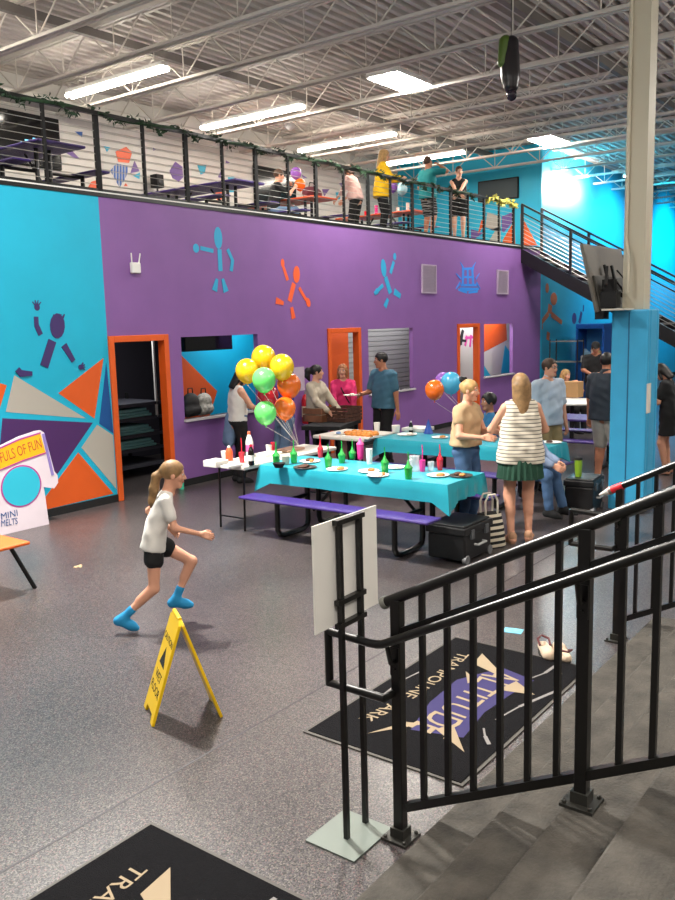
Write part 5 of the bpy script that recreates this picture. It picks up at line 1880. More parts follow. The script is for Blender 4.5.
cup('red party cup with straw at the right end of the near teal cloth', 440, 470, ZT, M_CR, None, 0.11, 0.034, M_CR, M_CR)
cup('red cup with straw on the white folding table', 242, 462.5, 0.752, M_CR, None, 0.12, 0.034, M_CR)
cup('pink lidded cup standing at the middle of the near teal cloth', 360.5, 459, ZT, M_CP, None, 0.17, 0.042, None, mat('pink_lid', '#f05aa0', 0.3))
cup('pink cup with straw inside the clear jug group', 422.5, 471.5, ZT, M_CP, None, 0.12, 0.034, M_CP)
cup('stack of white paper cups on the near teal cloth', 369.5, 464, ZT, M_PAPER, None, 0.17, 0.037)
t = thing('clear_jug', 'clear plastic jug with handle on the near teal cloth', 'jug', at(414.5, 471, ZT))
MB().lathe([(0.05, 0), (0.055, 0.02), (0.052, 0.13), (0.056, 0.16)], 16).build('jug_body', M_GLASSCLEAR, t, smooth=True)
MB().tube([(-0.05, 0, 0.13), (-0.10, 0.02, 0.12), (-0.10, 0.02, 0.05), (-0.05, 0, 0.03)], 0.008, 6).build('handle', M_GLASSCLEAR, t, smooth=True)
cup('small clear cup with a dark mark beside the pink straw', 431, 471, ZT, M_GLASSCLEAR, None, 0.10, 0.036)
def plate(label, px, py, z, foods, r=0.115, m=None):
    p = at(px, py, z)
    t = thing('paper_plate', label, 'plate', (p.x, p.y, z), 0, 'paper plates with party food')
    MB().lathe([(r * 0.7, 0), (r * 0.75, 0.004), (r, 0.014), (r * 0.98, 0.017), (r * 0.72, 0.008)], 22).build('plate', m or M_PAPER, t, smooth=True)
    rnd = random.Random(int(px * 7))
    for c, rr in foods:
        ge = Geo()
        x, y = rnd.uniform(-0.05, 0.05), rnd.uniform(-0.05, 0.05)
        ge.add(*sdf_mesh([ell((x, y, 0.02), (rr, rr * 0.8, 0.018)), ell((x + rr * 0.6, y + 0.01, 0.02), (rr * 0.6, rr * 0.7, 0.014))], 0.007, 0.01), 0)
        ge.build('food', c, t)
    return t
M_F1 = mat('pizza_crust', '#b37a3e', 0.7, var=0.4, vscale=40)
M_F2 = mat('dark_cake', '#4c2c1e', 0.7)
M_F3 = mat('cream_frosting', '#ded3c2', 0.6)
M_F4 = mat('fruit_red', '#a83234', 0.5)
plate('paper plate of pizza at the left of the near teal cloth', 337, 470, ZT, [(M_F1, 0.05)])
plate('paper plate with crust near the middle of the near teal cloth', 369, 472, ZT, [(M_F1, 0.045), (M_F4, 0.025)])
plate('paper plate with leftovers between two green cups on the near teal cloth', 378, 476, ZT, [(M_F3, 0.05), (M_F1, 0.03)])
plate('paper plate of bread pieces at the right end of the near teal cloth', 438, 476, ZT, [(M_F1, 0.055), (M_F3, 0.03)])
plate('dark plate of brown cake at the right corner of the near teal cloth', 461, 476.5, ZT, [(M_F2, 0.05), (M_F1, 0.04)], 0.12, mat('dark_plate', '#3a3430', 0.5))
plate('paper plate at the back of the near teal cloth beside the red cup', 310, 462, ZT, [(M_F2, 0.06), (M_F1, 0.03)], 0.12)
plate('paper plate behind the white cup stack on the near teal cloth', 395, 468, ZT, [(M_F3, 0.05)])
plate('dark tray of food at the left end of the near teal cloth', 305, 468, ZT, [(M_F2, 0.07), (M_F2, 0.06)], 0.13, mat('dark_plate', '#3a3430', 0.5))
# drinks table
def boxy(name, label, cat, px, py, z, sx, sy, h, m, rz=0.0, group=None):
    p = at(px, py, z)
    o = MB().box(-sx / 2, -sy / 2, 0, sx / 2, sy / 2, h).build(name, m, loc=(p.x, p.y, z), bevel=0.006)
    o.rotation_euler.z = rz
    return tag(o, label, cat, group)
boxy('napkin_stack', 'stack of white napkins at the left corner of the drinks table', 'napkins', 216, 466, 0.752, 0.2, 0.2, 0.07, M_PAPER)
boxy('napkin_stack', 'low white packet at the front of the drinks table', 'napkins', 232, 467, 0.752, 0.24, 0.12, 0.03, M_PAPER)
boxy('paper_tray', 'white paper tray at the back of the drinks table', 'tray', 268, 455, 0.752, 0.3, 0.2, 0.03, M_PAPER)
boxy('paper_tray', 'beige food tray beside the string of balloons', 'tray', 290, 450.5, 0.752, 0.34, 0.2, 0.03, mat('beige_tray', '#b9927a', 0.6))
cup('white cup beside the orange bottle on the drinks table', 224.5, 459.5, 0.752, M_PAPER, None, 0.10, 0.038)
cup('white cup at the back of the drinks table before the jeans', 269, 453, 0.752, M_PAPER, None, 0.10, 0.036)
cup('small red cup at the back of the drinks table', 273, 451, 0.752, M_CR, None, 0.11, 0.028)
cup('pale grey tub on the near teal cloth behind the dark bowl', 286, 464, 0.752, mat('tub_grey', '#9d9c90', 0.5), None, 0.09, 0.045)
def bottle(label, px, py, z, m, mc, h=0.2, r=0.034, lab=None):
    p = at(px, py, z)
    t = thing('bottle', label, 'bottle', (p.x, p.y, z))
    MB().lathe([(r * 0.9, 0), (r, h * 0.05), (r, h * 0.6), (r * 0.75, h * 0.75), (r * 0.36, h * 0.9)], 14).build('bottle_body', m, t, smooth=True)
    MB().lathe([(r * 0.42, h * 0.9), (r * 0.42, h), (r * 0.2, h * 1.02)], 10).build('bottle_cap', mc, t, smooth=True)
    if lab is not None:
        MB().lathe([(r * 1.02, h * 0.22), (r * 1.02, h * 0.5)], 14).build('bottle_label', lab, t, smooth=True)
bottle('dark soda bottle with pale label on the drinks table', 251.5, 465, 0.752, mat('cola_dark', '#17100e', 0.15), M_CR, 0.23, 0.036, M_PAPER)
bottle('tall pale bottle with pink and orange top on the drinks table', 250, 457, 0.752, M_PAPER, mat('coral_cap', '#f06a4a', 0.4), 0.30, 0.045, mat('pink_label', '#e05a9a', 0.4))
bottle('orange squeeze bottle on the drinks table', 229.5, 460.5, 0.752, mat('squeeze_orange', '#e8562a', 0.35), M_PAPER, 0.17, 0.042)
t = thing('bowl', 'small black bowl of salsa at the front of the drinks table end', 'bowl', at(279, 467.5, 0.752))
MB().lathe([(0.045, 0), (0.07, 0.05), (0.066, 0.05), (0.04, 0.012)], 16).build('bowl_body', M_BLACKM, t, smooth=True)
# food table
plate('bowl plate of blue and orange sweets on the white food table', 343, 434, 0.752, [(mat('sweet_blue', '#5f86b8', 0.5), 0.05), (M_BO, 0.04), (M_F3, 0.05)], 0.14)
t = thing('food_tray', 'tray of orange buns at the front of the white food table', 'tray', at(362, 437, 0.752))
MB().box(-0.16, -0.22, 0, 0.16, 0.22, 0.025).build('tray', M_PAPER, t)
for k in range(5):
    for j in range(2):
        MB().lathe([(0.05, 0.025), (0.055, 0.05), (0.035, 0.08), (0.004, 0.088)], 12, (-0.07 + 0.14 * j, -0.17 + 0.085 * k, 0)).build('bun', mat('bun_orange', '#d98a3a', 0.6, var=0.3, vscale=30), t, smooth=True)
cup('white cup stack behind the bun tray on the white food table', 377, 431.5, 0.752, M_PAPER, None, 0.13, 0.045)
cup('white tub at the left end of the far teal cloth', 396, 433, ZT, M_PAPER, None, 0.11, 0.06)
plate('paper plate at the left end of the far teal cloth', 407, 435, ZT, [(M_F3, 0.05)], 0.14)
boxy('cake_box', 'flat white cake box on the far teal cloth', 'box', 418, 430.5, ZT, 0.34, 0.34, 0.05, M_PAPER)
bottle('black and white bottle on the far teal cloth before the cake box', 411, 432.5, ZT, M_BLACKM, M_PAPER, 0.16, 0.03, M_PAPER)
t = thing('party_hat', 'blue cone party hat on the far teal cloth', 'hat', at(428.5, 433.5, ZT))
MB().lathe([(0.07, 0), (0.066, 0.004), (0.004, 0.2)], 16).build('cone', mat('hat_blue', '#1c4fa8', 0.5), t, smooth=True)
plate('paper plate on the far teal cloth behind the tan top woman', 440, 438, ZT, [(M_F1, 0.05)])
plate('dark plate at the right end of the far teal cloth', 552, 443, ZT, [(M_F2, 0.05)], 0.12)
# serving stand with wooden crates
p = at(332, 422.5, 0.80)
st_ = thing('serving_stand', 'black serving stand carrying the brown crates before the pink woman', 'stand', (p.x, p.y, 0), 0.30)
MB().box(-0.5, -0.3, 0.74, 0.5, 0.3, 0.80).build('stand_top', M_BLACKM, st_)
for sx in (-1, 1):
    for sy in (-1, 1):
        MB().box(sx * 0.38 - 0.025, sy * 0.26 - 0.025, 0, sx * 0.38 + 0.025, sy * 0.26 + 0.025, 0.74).build('leg', M_BLACKM, st_)
M_CRATE = mat('brown_crate_wood', '#7a4e34', 0.7, var=0.2, vscale=12)
M_CRATE2 = mat('dark_woven_crate', '#4a2c20', 0.8, var=0.5, vscale=26)
def crate(label, px, py, z, L, Wd, h, m, slats):
    p = at(px, py, z)
    t = thing('crate', label, 'crate', (p.x, p.y, z), 0.0)
    b = MB()
    b.box(-L / 2, -Wd / 2, 0, L / 2, Wd / 2, 0.012)
    b.build('crate_base', m, t)
    n = slats
    for k in range(n):
        z0, z1 = 0.012 + (h - 0.012) * k / n, 0.012 + (h - 0.012) * (k + 0.86) / n
        s_ = MB()
        s_.box(-L / 2, -Wd / 2, z0, L / 2, -Wd / 2 + 0.012, z1).box(-L / 2, Wd / 2 - 0.012, z0, L / 2, Wd / 2, z1)
        s_.box(-L / 2, -Wd / 2 + 0.012, z0, -L / 2 + 0.012, Wd / 2 - 0.012, z1).box(L / 2 - 0.012, -Wd / 2 + 0.012, z0, L / 2, Wd / 2 - 0.012, z1)
        s_.build('slat_band', m, t)
    return t
crate('plain brown wooden crate on the serving stand before the beige cardigan woman', 320, 420.5, 0.803, 0.40, 0.36, 0.22, M_CRATE, 2)
crate('dark slatted crate on the serving stand before the pink cardigan woman', 344.5, 420.5, 0.803, 0.44, 0.36, 0.22, M_CRATE2, 4)

# black trunks, bag
def trunk(label, x0_, x1_, y0_, y1_, h, rz=0.0):
    cx, cy = (x0_ + x1_) / 2, (y0_ + y1_) / 2
    hx, hy = (x1_ - x0_) / 2, (y1_ - y0_) / 2
    t = thing('storage_chest', label, 'chest', (cx, cy, 0), rz)
    mtr = mat('trunk_black', '#0f0f11', 0.45)
    MB().box(-hx * 0.94, -hy * 0.94, 0.03, hx * 0.94, hy * 0.94, h - 0.09).build('chest_body', mtr, t, bevel=0.02)
    MB().box(-hx, -hy, h - 0.09, hx, hy, h - 0.02).box(-hx * 0.9, -hy * 0.9, h - 0.02, hx * 0.9, hy * 0.9, h).build('lid', mtr, t, bevel=0.015)
    for x in (-0.5, 0.5):
        MB().box(hx * x - 0.03, -hy - 0.012, h - 0.14, hx * x + 0.03, -hy + 0.02, h - 0.05).build('latch', mat('grey_latch', '#54575a', 0.4), t, bevel=0.004)
    MB().tube([(-0.08, -hy * 0.95, h * 0.45), (-0.08, -hy - 0.03, h * 0.45), (0.08, -hy - 0.03, h * 0.45), (0.08, -hy * 0.95, h * 0.45)], 0.012, 6).build('handle', mat('pale_handle', '#b5b6b4', 0.4), t, smooth=True)
    for x in (-1, 1):
        MB().lathe([(0.045, -0.02), (0.045, 0.02)], 16, M=Matrix.Translation((hx * 0.8 * x, -hy * 0.9, 0.046)) @ Matrix.Rotation(PI / 2, 4, 'X')).build('wheel', mat('wheel_grey', '#6d6e70', 0.5), t)
    return t
trunk('large black wheeled chest on the floor at the right end of the near table', 6.86, 7.44, 3.72, 4.15, 0.375, 0.0)
tq = at(584, 476, 0.42)
trunk('black chest on the floor behind the striped top woman with a tumbler on it', tq.x - 0.24, tq.x + 0.24, tq.y - 0.18, tq.y + 0.18, 0.42, 0.1)
p = Vector((tq.x - 0.08, tq.y + 0.04, 0.423))
t = thing('tumbler', 'lime green tumbler standing on the black chest', 'cup', p)
MB().lathe([(0.035, 0), (0.045, 0.15), (0.043, 0.2)], 14).build('tumbler_body', mat('lime_tumbler', '#7fa32c', 0.3), t, smooth=True)
MB().lathe([(0.046, 0.2), (0.044, 0.225), (0.03, 0.23)], 14).build('lid', M_BLACKM, t, smooth=True)
p = at(489, 547)
t = thing('tote_bag', 'black and cream striped tote bag on the floor between chest and striped top woman', 'bag', (p.x, p.y, 0), -0.5)
b = MB()
vs = []
for z, a_x, a_y in ((0.0, 0.17, 0.085), (0.02, 0.18, 0.095), (0.2, 0.16, 0.08), (0.36, 0.13, 0.05)):
    for k in range(20):
        a = 2 * PI * k / 20
        cx_, sx_ = math.cos(a), math.sin(a)
        vs.append((a_x * math.copysign(abs(cx_) ** 0.6, cx_), a_y * math.copysign(abs(sx_) ** 0.6, sx_), z))
fs = [(i * 20 + k, i * 20 + (k + 1) % 20, (i + 1) * 20 + (k + 1) % 20, (i + 1) * 20 + k) for i in range(3) for k in range(20)] + [tuple(range(19, -1, -1)), tuple(60 + k for k in range(20))]
b.add(vs, fs)
b.build('bag_body', stripe_material('tote_stripes', '#141414', '#d6cbb4', 5.2, 'Z', 0.45), t, smooth=True)
for y in (-0.045, 0.045):
    MB().tube([(-0.07, y, 0.33), (-0.075, y, 0.48), (-0.04, y, 0.55), (0.04, y, 0.55), (0.075, y, 0.48), (0.07, y, 0.33)], 0.011, 7).build('strap', mat('cream_strap', '#cfc7b6', 0.7), t, smooth=True)

# ------------------------------------------------------------------ lobby things behind the column
t = thing('round_table', 'white round table in the lobby before the seated blonde woman', 'table', (15.1, 5.95, 0))
MB().lathe([(0.55, 0.72), (0.57, 0.73), (0.57, 0.75), (0.55, 0.76)], 30).build('tabletop', M_WHITE, t, smooth=True)
MB().lathe([(0.28, 0), (0.26, 0.03), (0.04, 0.06), (0.04, 0.72)], 18).build('pedestal', M_BLACK, t, smooth=True)
boxy('cardboard_box', 'brown cardboard box on the white lobby table', 'box', 573, 397, 0.763, 0.3, 0.3, 0.3, mat('kraft_card', '#b08a5c', 0.8))
t = thing('wire_rack', 'black wire rack standing against the teal wall under the stairs', 'rack', onX(566, 392, 20.2).xy.to_3d())
g2 = MB()
for x in (-0.35, 0.35):
    for y in (-0.2, 0.2):
        g2.box(y - 0.012, x - 0.012, 0, y + 0.012, x + 0.012, 1.75)
g2.build('uprights', M_BLACK, t)
for z in (0.2, 0.7, 1.2, 1.7):
    g2 = MB()
    for k in range(9):
        g2.bar((-0.2, -0.35 + k * 0.0875, z), (0.2, -0.35 + k * 0.0875, z), 0.01, 0.01)
    g2.bar((-0.2, -0.35, z), (-0.2, 0.35, z), 0.02, 0.02)
    g2.bar((0.2, -0.35, z), (0.2, 0.35, z), 0.02, 0.02)
    g2.build('wire_shelf', M_GALV, t)
a_ = onX(577, 324, 23.0)
b_ = onX(605, 345, 23.0)
t = thing('arcade_machine', 'blue topped prize machine behind the man in the black cap', 'machine', (23.3, (a_.y + b_.y) / 2, 0))
hy = abs(a_.y - b_.y) / 2
M_KB = mat('kiosk_blue', '#1556a8', 0.4)
MB().box(-0.4, -hy, 0, 0.4, hy, 1.0).build('cabinet', M_KB, t, bevel=0.02)
MB().box(-0.4, -hy, 1.95, 0.4, hy, a_.z).build('marquee', M_KB, t, bevel=0.02)
for y in (-hy + 0.03, hy - 0.03):
    MB().box(-0.38, y - 0.03, 1.0, 0.38, y + 0.03, 1.95).build('corner_post', M_KB, t)
MB().box(0.3, -hy + 0.06, 1.0, 0.36, hy - 0.06, 1.95).build('back_panel', mat('kiosk_back', '#2f86c8', 0.5), t)
rnd = random.Random(3)
for k in range(7):
    ge = Geo()
    ge.add(*sdf_mesh([ell((0, 0, 0), (0.10, 0.10, 0.09)), ell((0.02, 0.05, 0.09), (0.06, 0.06, 0.06))], 0.02, 0.03), 0)
    o = ge.build('plush_toy', mat('plush_%d' % (k % 3), ('#d8d2c6', '#c0a878', '#8fb0c8')[k % 3], 0.9), t)
    o.location = (rnd.uniform(-0.25, 0.15), -hy + 0.2 + k * (2 * hy - 0.4) / 6, 1.08 + 0.18 * (k % 2))
a_, b_ = onX(605, 323, 24.5), onX(617, 352, 24.5)
t = thing('backlit_menu', 'glowing cyan and white menu screen beyond the blue machine', 'screen', (24.5, (a_.y + b_.y) / 2, (a_.z + b_.z) / 2))
hy, hz = abs(a_.y - b_.y) / 2, abs(a_.z - b_.z) / 2
MB().box(0, -hy, -hz, 0.06, hy, hz).build('screen_case', M_BLACKM, t)
MB().box(-0.004, -hy + 0.02, hz * 0.55, 0.0, hy - 0.02, hz - 0.02).build('lit_header', mat('lit_cyan', '#39c6f0', 0.4, emit=2.0), t)
MB().box(-0.004, -hy + 0.02, -hz + 0.02, 0.0, hy - 0.02, hz * 0.3).build('lit_page', mat('lit_white', '#cfdbe2', 0.4, emit=0.9), t)
MB().box(0.02, -0.03, -a_.z, 0.06, 0.03, -hz).build('stand_pole', M_BLACK, t)
# counter and trampolines gear right of the column
t = thing('jump_frame', 'black padded steel frame with white net right of the column', 'frame', (17.5, 3.6, 0))
for x, y in ((-0.2, 0.9), (-0.2, -0.2), (1.2, -1.2)):
    MB().box(x - 0.05, y - 0.05, 0, x + 0.05, y + 0.05, 2.3).build('upright', M_BLACKM, t)
MB().box(-0.25, -1.3, 2.3, 1.3, 1.0, 2.42).build('top_pad', M_BLACKM, t, bevel=0.02)
net = MB()
for k in range(16):
    net.tube([(-0.2, 0.85 - k * 0.12, 1.0), (-0.2, 0.85 - k * 0.12, 2.3)], 0.006, 4)
for k in range(12):
    net.tube([(-0.2, 0.9, 1.05 + 0.1 * k), (-0.2, -1.1, 1.05 + 0.1 * k)], 0.006, 4)
net.build('net', mat('net_white', '#b9b9bb', 0.7), t)
MB().box(-0.3, -1.3, 0, 1.3, 1.0, 0.9).build('base_pad', mat('charcoal_pad', '#2a2a2d', 0.7), t, bevel=0.03)

# small things standing about on the balcony
def soft_bag(label, p, m, s_=1.0):
    t = thing('bag', label, 'bag', p)
    ge = Geo()
    ge.add(*sdf_mesh([cap((-0.16 * s_, 0, 0.09), 0.1, (0.16 * s_, 0, 0.09), 0.1), ell((0, 0, 0.13), (0.22 * s_, 0.12, 0.1))], 0.018, 0.04, cuts=[(A3(0, 0, 0), A3(0, 0, -1))]), 0)
    ge.build('bag_body', m, t)
    MB().tube([(-0.1, 0, 0.2), (-0.06, 0, 0.3), (0.06, 0, 0.3), (0.1, 0, 0.2)], 0.012, 6).build('bag_handle', M_BLACKM, t, smooth=True)
p = onY(240, 201, 11.5)
soft_bag('maroon bag on the orange balcony table end before the wall screen', (13.6, 10.75, 4.738), mat('maroon_cloth', '#5a1f2c', 0.8), 1.0)
p = at(157, 186, 4.45)
t = thing('speaker_box', 'small black speaker standing at the white balcony wall between motifs', 'speaker', (onY(157, 180, 13.2).x, 13.2, 4.0))
MB().box(-0.09, -0.10, 1.02, 0.09, 0.10, 1.27).build('speaker_case', M_BLACKM, t, bevel=0.01)
MB().lathe([(0.06, 0.0), (0.05, 0.01)], 16, M=Matrix.Translation((0, -0.10, 1.13)) @ Matrix.Rotation(PI / 2, 4, 'X')).build('driver_cone', mat('driver_grey', '#2c2c2e', 0.6), t)
MB().tube([(0, 0, 0), (0, 0, 1.0)], 0.02, 8).build('stand_pole', M_BLACK, t)
MB().lathe([(0.2, 0), (0.19, 0.02), (0.03, 0.03)], 16).build('stand_foot', M_BLACK, t, smooth=True)
for dx, dy, h_, m, lab in ((0.0, -0.7, 0.2, M_PAPER, 'white cup stack on the orange table before the teal end wall, nearest the rail'), (0.12, -0.35, 0.14, M_PAPER, 'white cup on the orange table before the teal end wall'), (-0.1, 0.1, 0.22, M_CP, 'pink bottle shape on the orange table before the teal end wall'), (0.05, 0.5, 0.14, M_CR, 'red cup on the orange table before the teal end wall')):
    t = thing('table_cup', lab, 'cup', (16.9 + dx, 11.3 + dy, 4.737))
    MB().lathe([(0.03, 0), (0.032, h_ * 0.1), (0.042, h_)], 14).build('cup_body', m, t, smooth=True)
    MB().lathe([(0.044, h_), (0.044, h_ + 0.008), (0.02, h_ + 0.012)], 14).build('lid', M_PAPER, t, smooth=True)
# ------------------------------------------------------------------ the people
def hdg(px, deg):
    """deg 0 looks away from the camera, 90 to the picture's right, 180 to the camera"""
    az = YAW + math.atan((px - 337.5) / F_PX)
    d = math.radians(deg)
    return (math.sin(az) * math.cos(d) + math.cos(az) * math.sin(d), math.cos(az) * math.cos(d) - math.sin(az) * math.sin(d))

def cloth(name, hexc, rough=0.85, var=0.08):
    return mat(name, hexc, rough, var=var, vscale=7, bump=0.25, bscale=14)
HB = mat('black_hair', '#120e0c', 0.5)
HBR = mat('brown_hair', '#3f2918', 0.55)
HLB = mat('light_brown_hair', '#8a6a44', 0.55, var=0.25, vscale=25)
HBL = mat('blond_hair', '#b08c58', 0.55, var=0.25, vscale=25)
HRD = mat('reddish_blond_hair', '#9c6238', 0.55, var=0.2, vscale=25)
BLK = cloth('black_cloth', '#121214')
WHT = cloth('white_cloth', '#d9d6d0')
DEN = cloth('blue_denim', '#3f5c80', var=0.2)
DENL = cloth('pale_denim', '#5d7391', var=0.2)
KHA = cloth('khaki_cloth', '#8b7a54')

# running girl
person('running girl with ponytail, white tee, black shorts and blue socks', (4.20, 4.92, 0), hdg(157, 92), 1.33, True,
       pose=dict(pelvis=(0, -0.04, 0.895), lean=21, hpitch=3, footR=(0.10, -0.38, 0.160), toeR=(0, 0.93, -0.42), footL=(-0.08, 0.14, 0.255), toeL=(0, 1, -0.12), kneeR=(0.1, 1, 0.1), kneeL=(-0.05, 1, 0.3),
                 handR=(0.20, 0.42, 0.99), elbowR=(0.3, -0.6, -1), handL=(-0.26, 0.10, 0.98), elbowL=(-0.4, -1, -0.2), hand=('relaxed', 'relaxed'), bulk=0.92, hips=0.95, child=True),
       top=dict(m=WHT, sleeve=0.62, loose=0.014, hem=-0.07, inf=0.012), bottom=dict(kind='shorts', m=BLK, len=0.33), shoes=dict(kind='sock', m=cloth('bright_blue_sock', '#1f86b8')),
       hair=dict(kind='ponytail', m=HLB, thick=0.012, tail=[(0, -0.10, 0.03), (0.0, -0.145, -0.03), (0.0, -0.155, -0.14), (0, -0.165, -0.25), (0, -0.17, -0.30)], tailr=[0.022, 0.038, 0.042, 0.032, 0.012]), res=0.0105)

# the two women standing between the tables
def bow(c):
    p = c['HM'][:3, :3] @ A3(-0.01, -0.05, 0.125) + c['HM'][:3, 3]
    c['garment']('hair_scrunchie', [ell(p + A3(0, -0.045, -0.012), (0.058, 0.034, 0.032)), ell(p + A3(0.028, -0.05, 0.004), (0.028, 0.024, 0.026)), ell(p + A3(-0.03, -0.04, 0.0), (0.026, 0.024, 0.024))], BLK, k=0.01, r=0.011)
person('woman in tan cropped top and jeans with blond updo facing the striped top woman', (8.10, 4.38, 0), hdg(468, 122), 1.65, True,
       pose=dict(handR=(0.14, 0.30, 1.13), handL=(-0.12, 0.32, 1.20), elbowR=(0.6, -0.4, -1), elbowL=(-0.6, -0.4, -1), hpitch=-3, hyaw=-14, hand='open', lean=2),
       top=dict(m=cloth('tan_knit', '#b99b76'), sleeve=0.35, loose=0.03, hem=0.06, inf=0.02), bottom=dict(kind='trousers', m=DEN), shoes=dict(m=WHT),
       hair=dict(kind='bun', m=HBL), res=0.013, extra=bow)
person('woman seen from behind in striped sleeveless top and dark green pleated skirt', (7.93, 3.66, 0), hdg(517, -12), 1.735, True,
       pose=dict(footR=(0.095, 0.03, 0.085), footL=(-0.095, -0.01, 0.085), toeR=(0.35, 1, -0.12), toeL=(-0.3, 1, -0.12), handR=(0.14, 0.30, 1.10), handL=(-0.16, 0.32, 1.12), elbowR=(1, -0.5, -0.6), elbowL=(-1, -0.5, -0.6), hyaw=-8),
       top=dict(m=stripe_material('thin_stripes', '#d8cfbd', '#55504a', 8.4, 'Z', 0.84), sleeve=0, loose=0.035, hem=-0.10, inf=0.022), bottom=dict(kind='skirt', m=cloth('green_pleats', '#17402f'), len=0.69),
       shoes=dict(kind='sandal', m=cloth('tan_leather', '#b58b6c')), hair=dict(kind='long', m=HLB, len=0.33, front=False), res=0.012)

# group by the purple wall
def tied_jacket(c):
    S = c['S']
    c['garment']('tied_jacket', [cap(c['pel'] + A3(-0.10, -0.05, 0.05) * S, 0.10 * S, c['pel'] + A3(-0.05, -0.13, -0.30) * S, 0.10 * S), cap(c['pel'] + A3(-0.08, 0.02, 0.08) * S, 0.11 * S, c['pel'] + A3(0.08, 0.02, 0.08) * S, 0.11 * S),
                                 cap(c['pel'] + A3(-0.05, -0.12, -0.2) * S, 0.09 * S, c['pel'] + A3(0.03, -0.14, -0.34) * S, 0.05 * S)], DENL, k=0.03)
person('dark haired woman in white tank top and black trousers with jacket tied at waist', (8.98, 8.62, 0), hdg(228, 70), 1.68, True,
       pose=dict(handR=(0.12, 0.40, 1.10), handL=(-0.10, 0.40, 1.08), elbowR=(0.6, -0.5, -1), elbowL=(-0.6, -0.5, -1), hpitch=-22, hyaw=10, bulk=1.08, lean=3),
       top=dict(m=WHT, sleeve=0, hem=0.0, inf=0.012), bottom=dict(kind='trousers', m=BLK), shoes=dict(m=BLK), hair=dict(kind='shoulder', m=HB, len=0.20), res=0.016, extra=tied_jacket)
person('person in blue top and jeans mostly hidden behind the balloon bunch', (9.62, 8.25, 0), hdg(262, -120), 1.68, True,
       pose=dict(handR=(0.12, 0.36, 1.12), handL=(-0.12, 0.36, 1.08)), top=dict(m=cloth('royal_blue_cloth', '#1e3f8f'), sleeve=0.6, hem=-0.02), bottom=dict(kind='trousers', m=DENL), shoes=dict(m=BLK),
       hair=dict(kind='short', m=HBR), res=0.018)
person('woman in beige jacket with dark ponytail looking right behind the brown crate', (10.32, 8.20, 0), hdg(317, 125), 1.65, True,
       pose=dict(handR=(0.14, 0.34, 1.02), handL=(-0.16, 0.34, 1.02), elbowR=(1, -0.6, -0.6), elbowL=(-1, -0.6, -0.6), hyaw=-35, bulk=1.02), top=dict(m=cloth('beige_cotton', '#b0a492'), sleeve=1.9, hem=-0.05, inf=0.018, name='jacket'), bottom=dict(kind='trousers', m=BLK), shoes=dict(m=BLK),
       hair=dict(kind='ponytail', m=HB, tail=[(0, -0.09, 0.05), (0, -0.15, 0.03), (0, -0.16, -0.06), (0, -0.13, -0.13)], tailr=[0.03, 0.05, 0.045, 0.02]), res=0.016)
def bagstrap(c):
    b = MB()
    S = c['S']
    f = c['fw'] * 0.14 * S
    b.tube([c['sh'][1] * 0.6 + c['nk'] * 0.4 + c['u'] * 0.02, c['chest'] + c['fw'] * 0.16 * S + c['rt'] * 0.02 * S, c['wst'] + f * 0.95 - c['rt'] * 0.08 * S, c['pel'] - c['rt'] * 0.17 * S], 0.01, 6)
    b.build('bag_strap', BLK, c['body'], smooth=True)
person('woman in bright pink cardigan with reddish blond hair behind the slatted crate', (11.12, 8.26, 0), hdg(343, 178), 1.62, True,
       pose=dict(handR=(0.16, 0.32, 0.98), handL=(-0.16, 0.32, 0.98), elbowR=(1, -0.6, -0.6), elbowL=(-1, -0.6, -0.6), hyaw=12), top=dict(m=cloth('hot_pink_cloth', '#d82d6c'), sleeve=1.9, hem=-0.05, inf=0.016, name='cardigan'), bottom=dict(kind='trousers', m=BLK), shoes=dict(m=BLK),
       hair=dict(kind='shoulder', m=HRD, len=0.15), res=0.016, extra=bagstrap)
def held_plate(c):
    pass
man_loc = (11.35, 7.62, 0)
person('man in teal tee and dark trousers holding a plate beside the shuttered window', man_loc, hdg(390, -138), 1.80, False,
       pose=dict(handR=(0.20, 0.30, 1.12), handL=(-0.27, -0.02, 0.86), elbowR=(0.5, -0.6, -1), elbowL=(-0.5, -1, -0.2), hyaw=38, hpitch=-4, bulk=1.04, footR=(0.12, -0.08, 0.085), hand=('relaxed', 'open')), top=dict(m=cloth('slate_teal_cloth', '#436e84'), sleeve=0.75, loose=0.012, hem=-0.06, inf=0.018), bottom=dict(kind='trousers', m=BLK), shoes=dict(m=BLK),
       hair=dict(kind='short', m=HB), skin='tan', res=0.015)
hm = Vector((*hdg(390, -138), 0))
hrt = Vector((hm.y, -hm.x, 0))
pp = Vector(man_loc) + hm * 0.53 + hrt * 0.2
tpl = thing('paper_plate', 'white paper plate held by the man in the teal tee', 'plate', (pp.x, pp.y, 1.145))
MB().lathe([(0.08, 0), (0.085, 0.004), (0.13, 0.016), (0.127, 0.019), (0.082, 0.008)], 20).build('plate', M_PAPER, tpl, smooth=True)
ge = Geo()
ge.add(*sdf_mesh([ell((0, 0, 0.022), (0.05, 0.04, 0.02))], 0.008, 0.01), 0)
ge.build('food', M_F3, tpl)

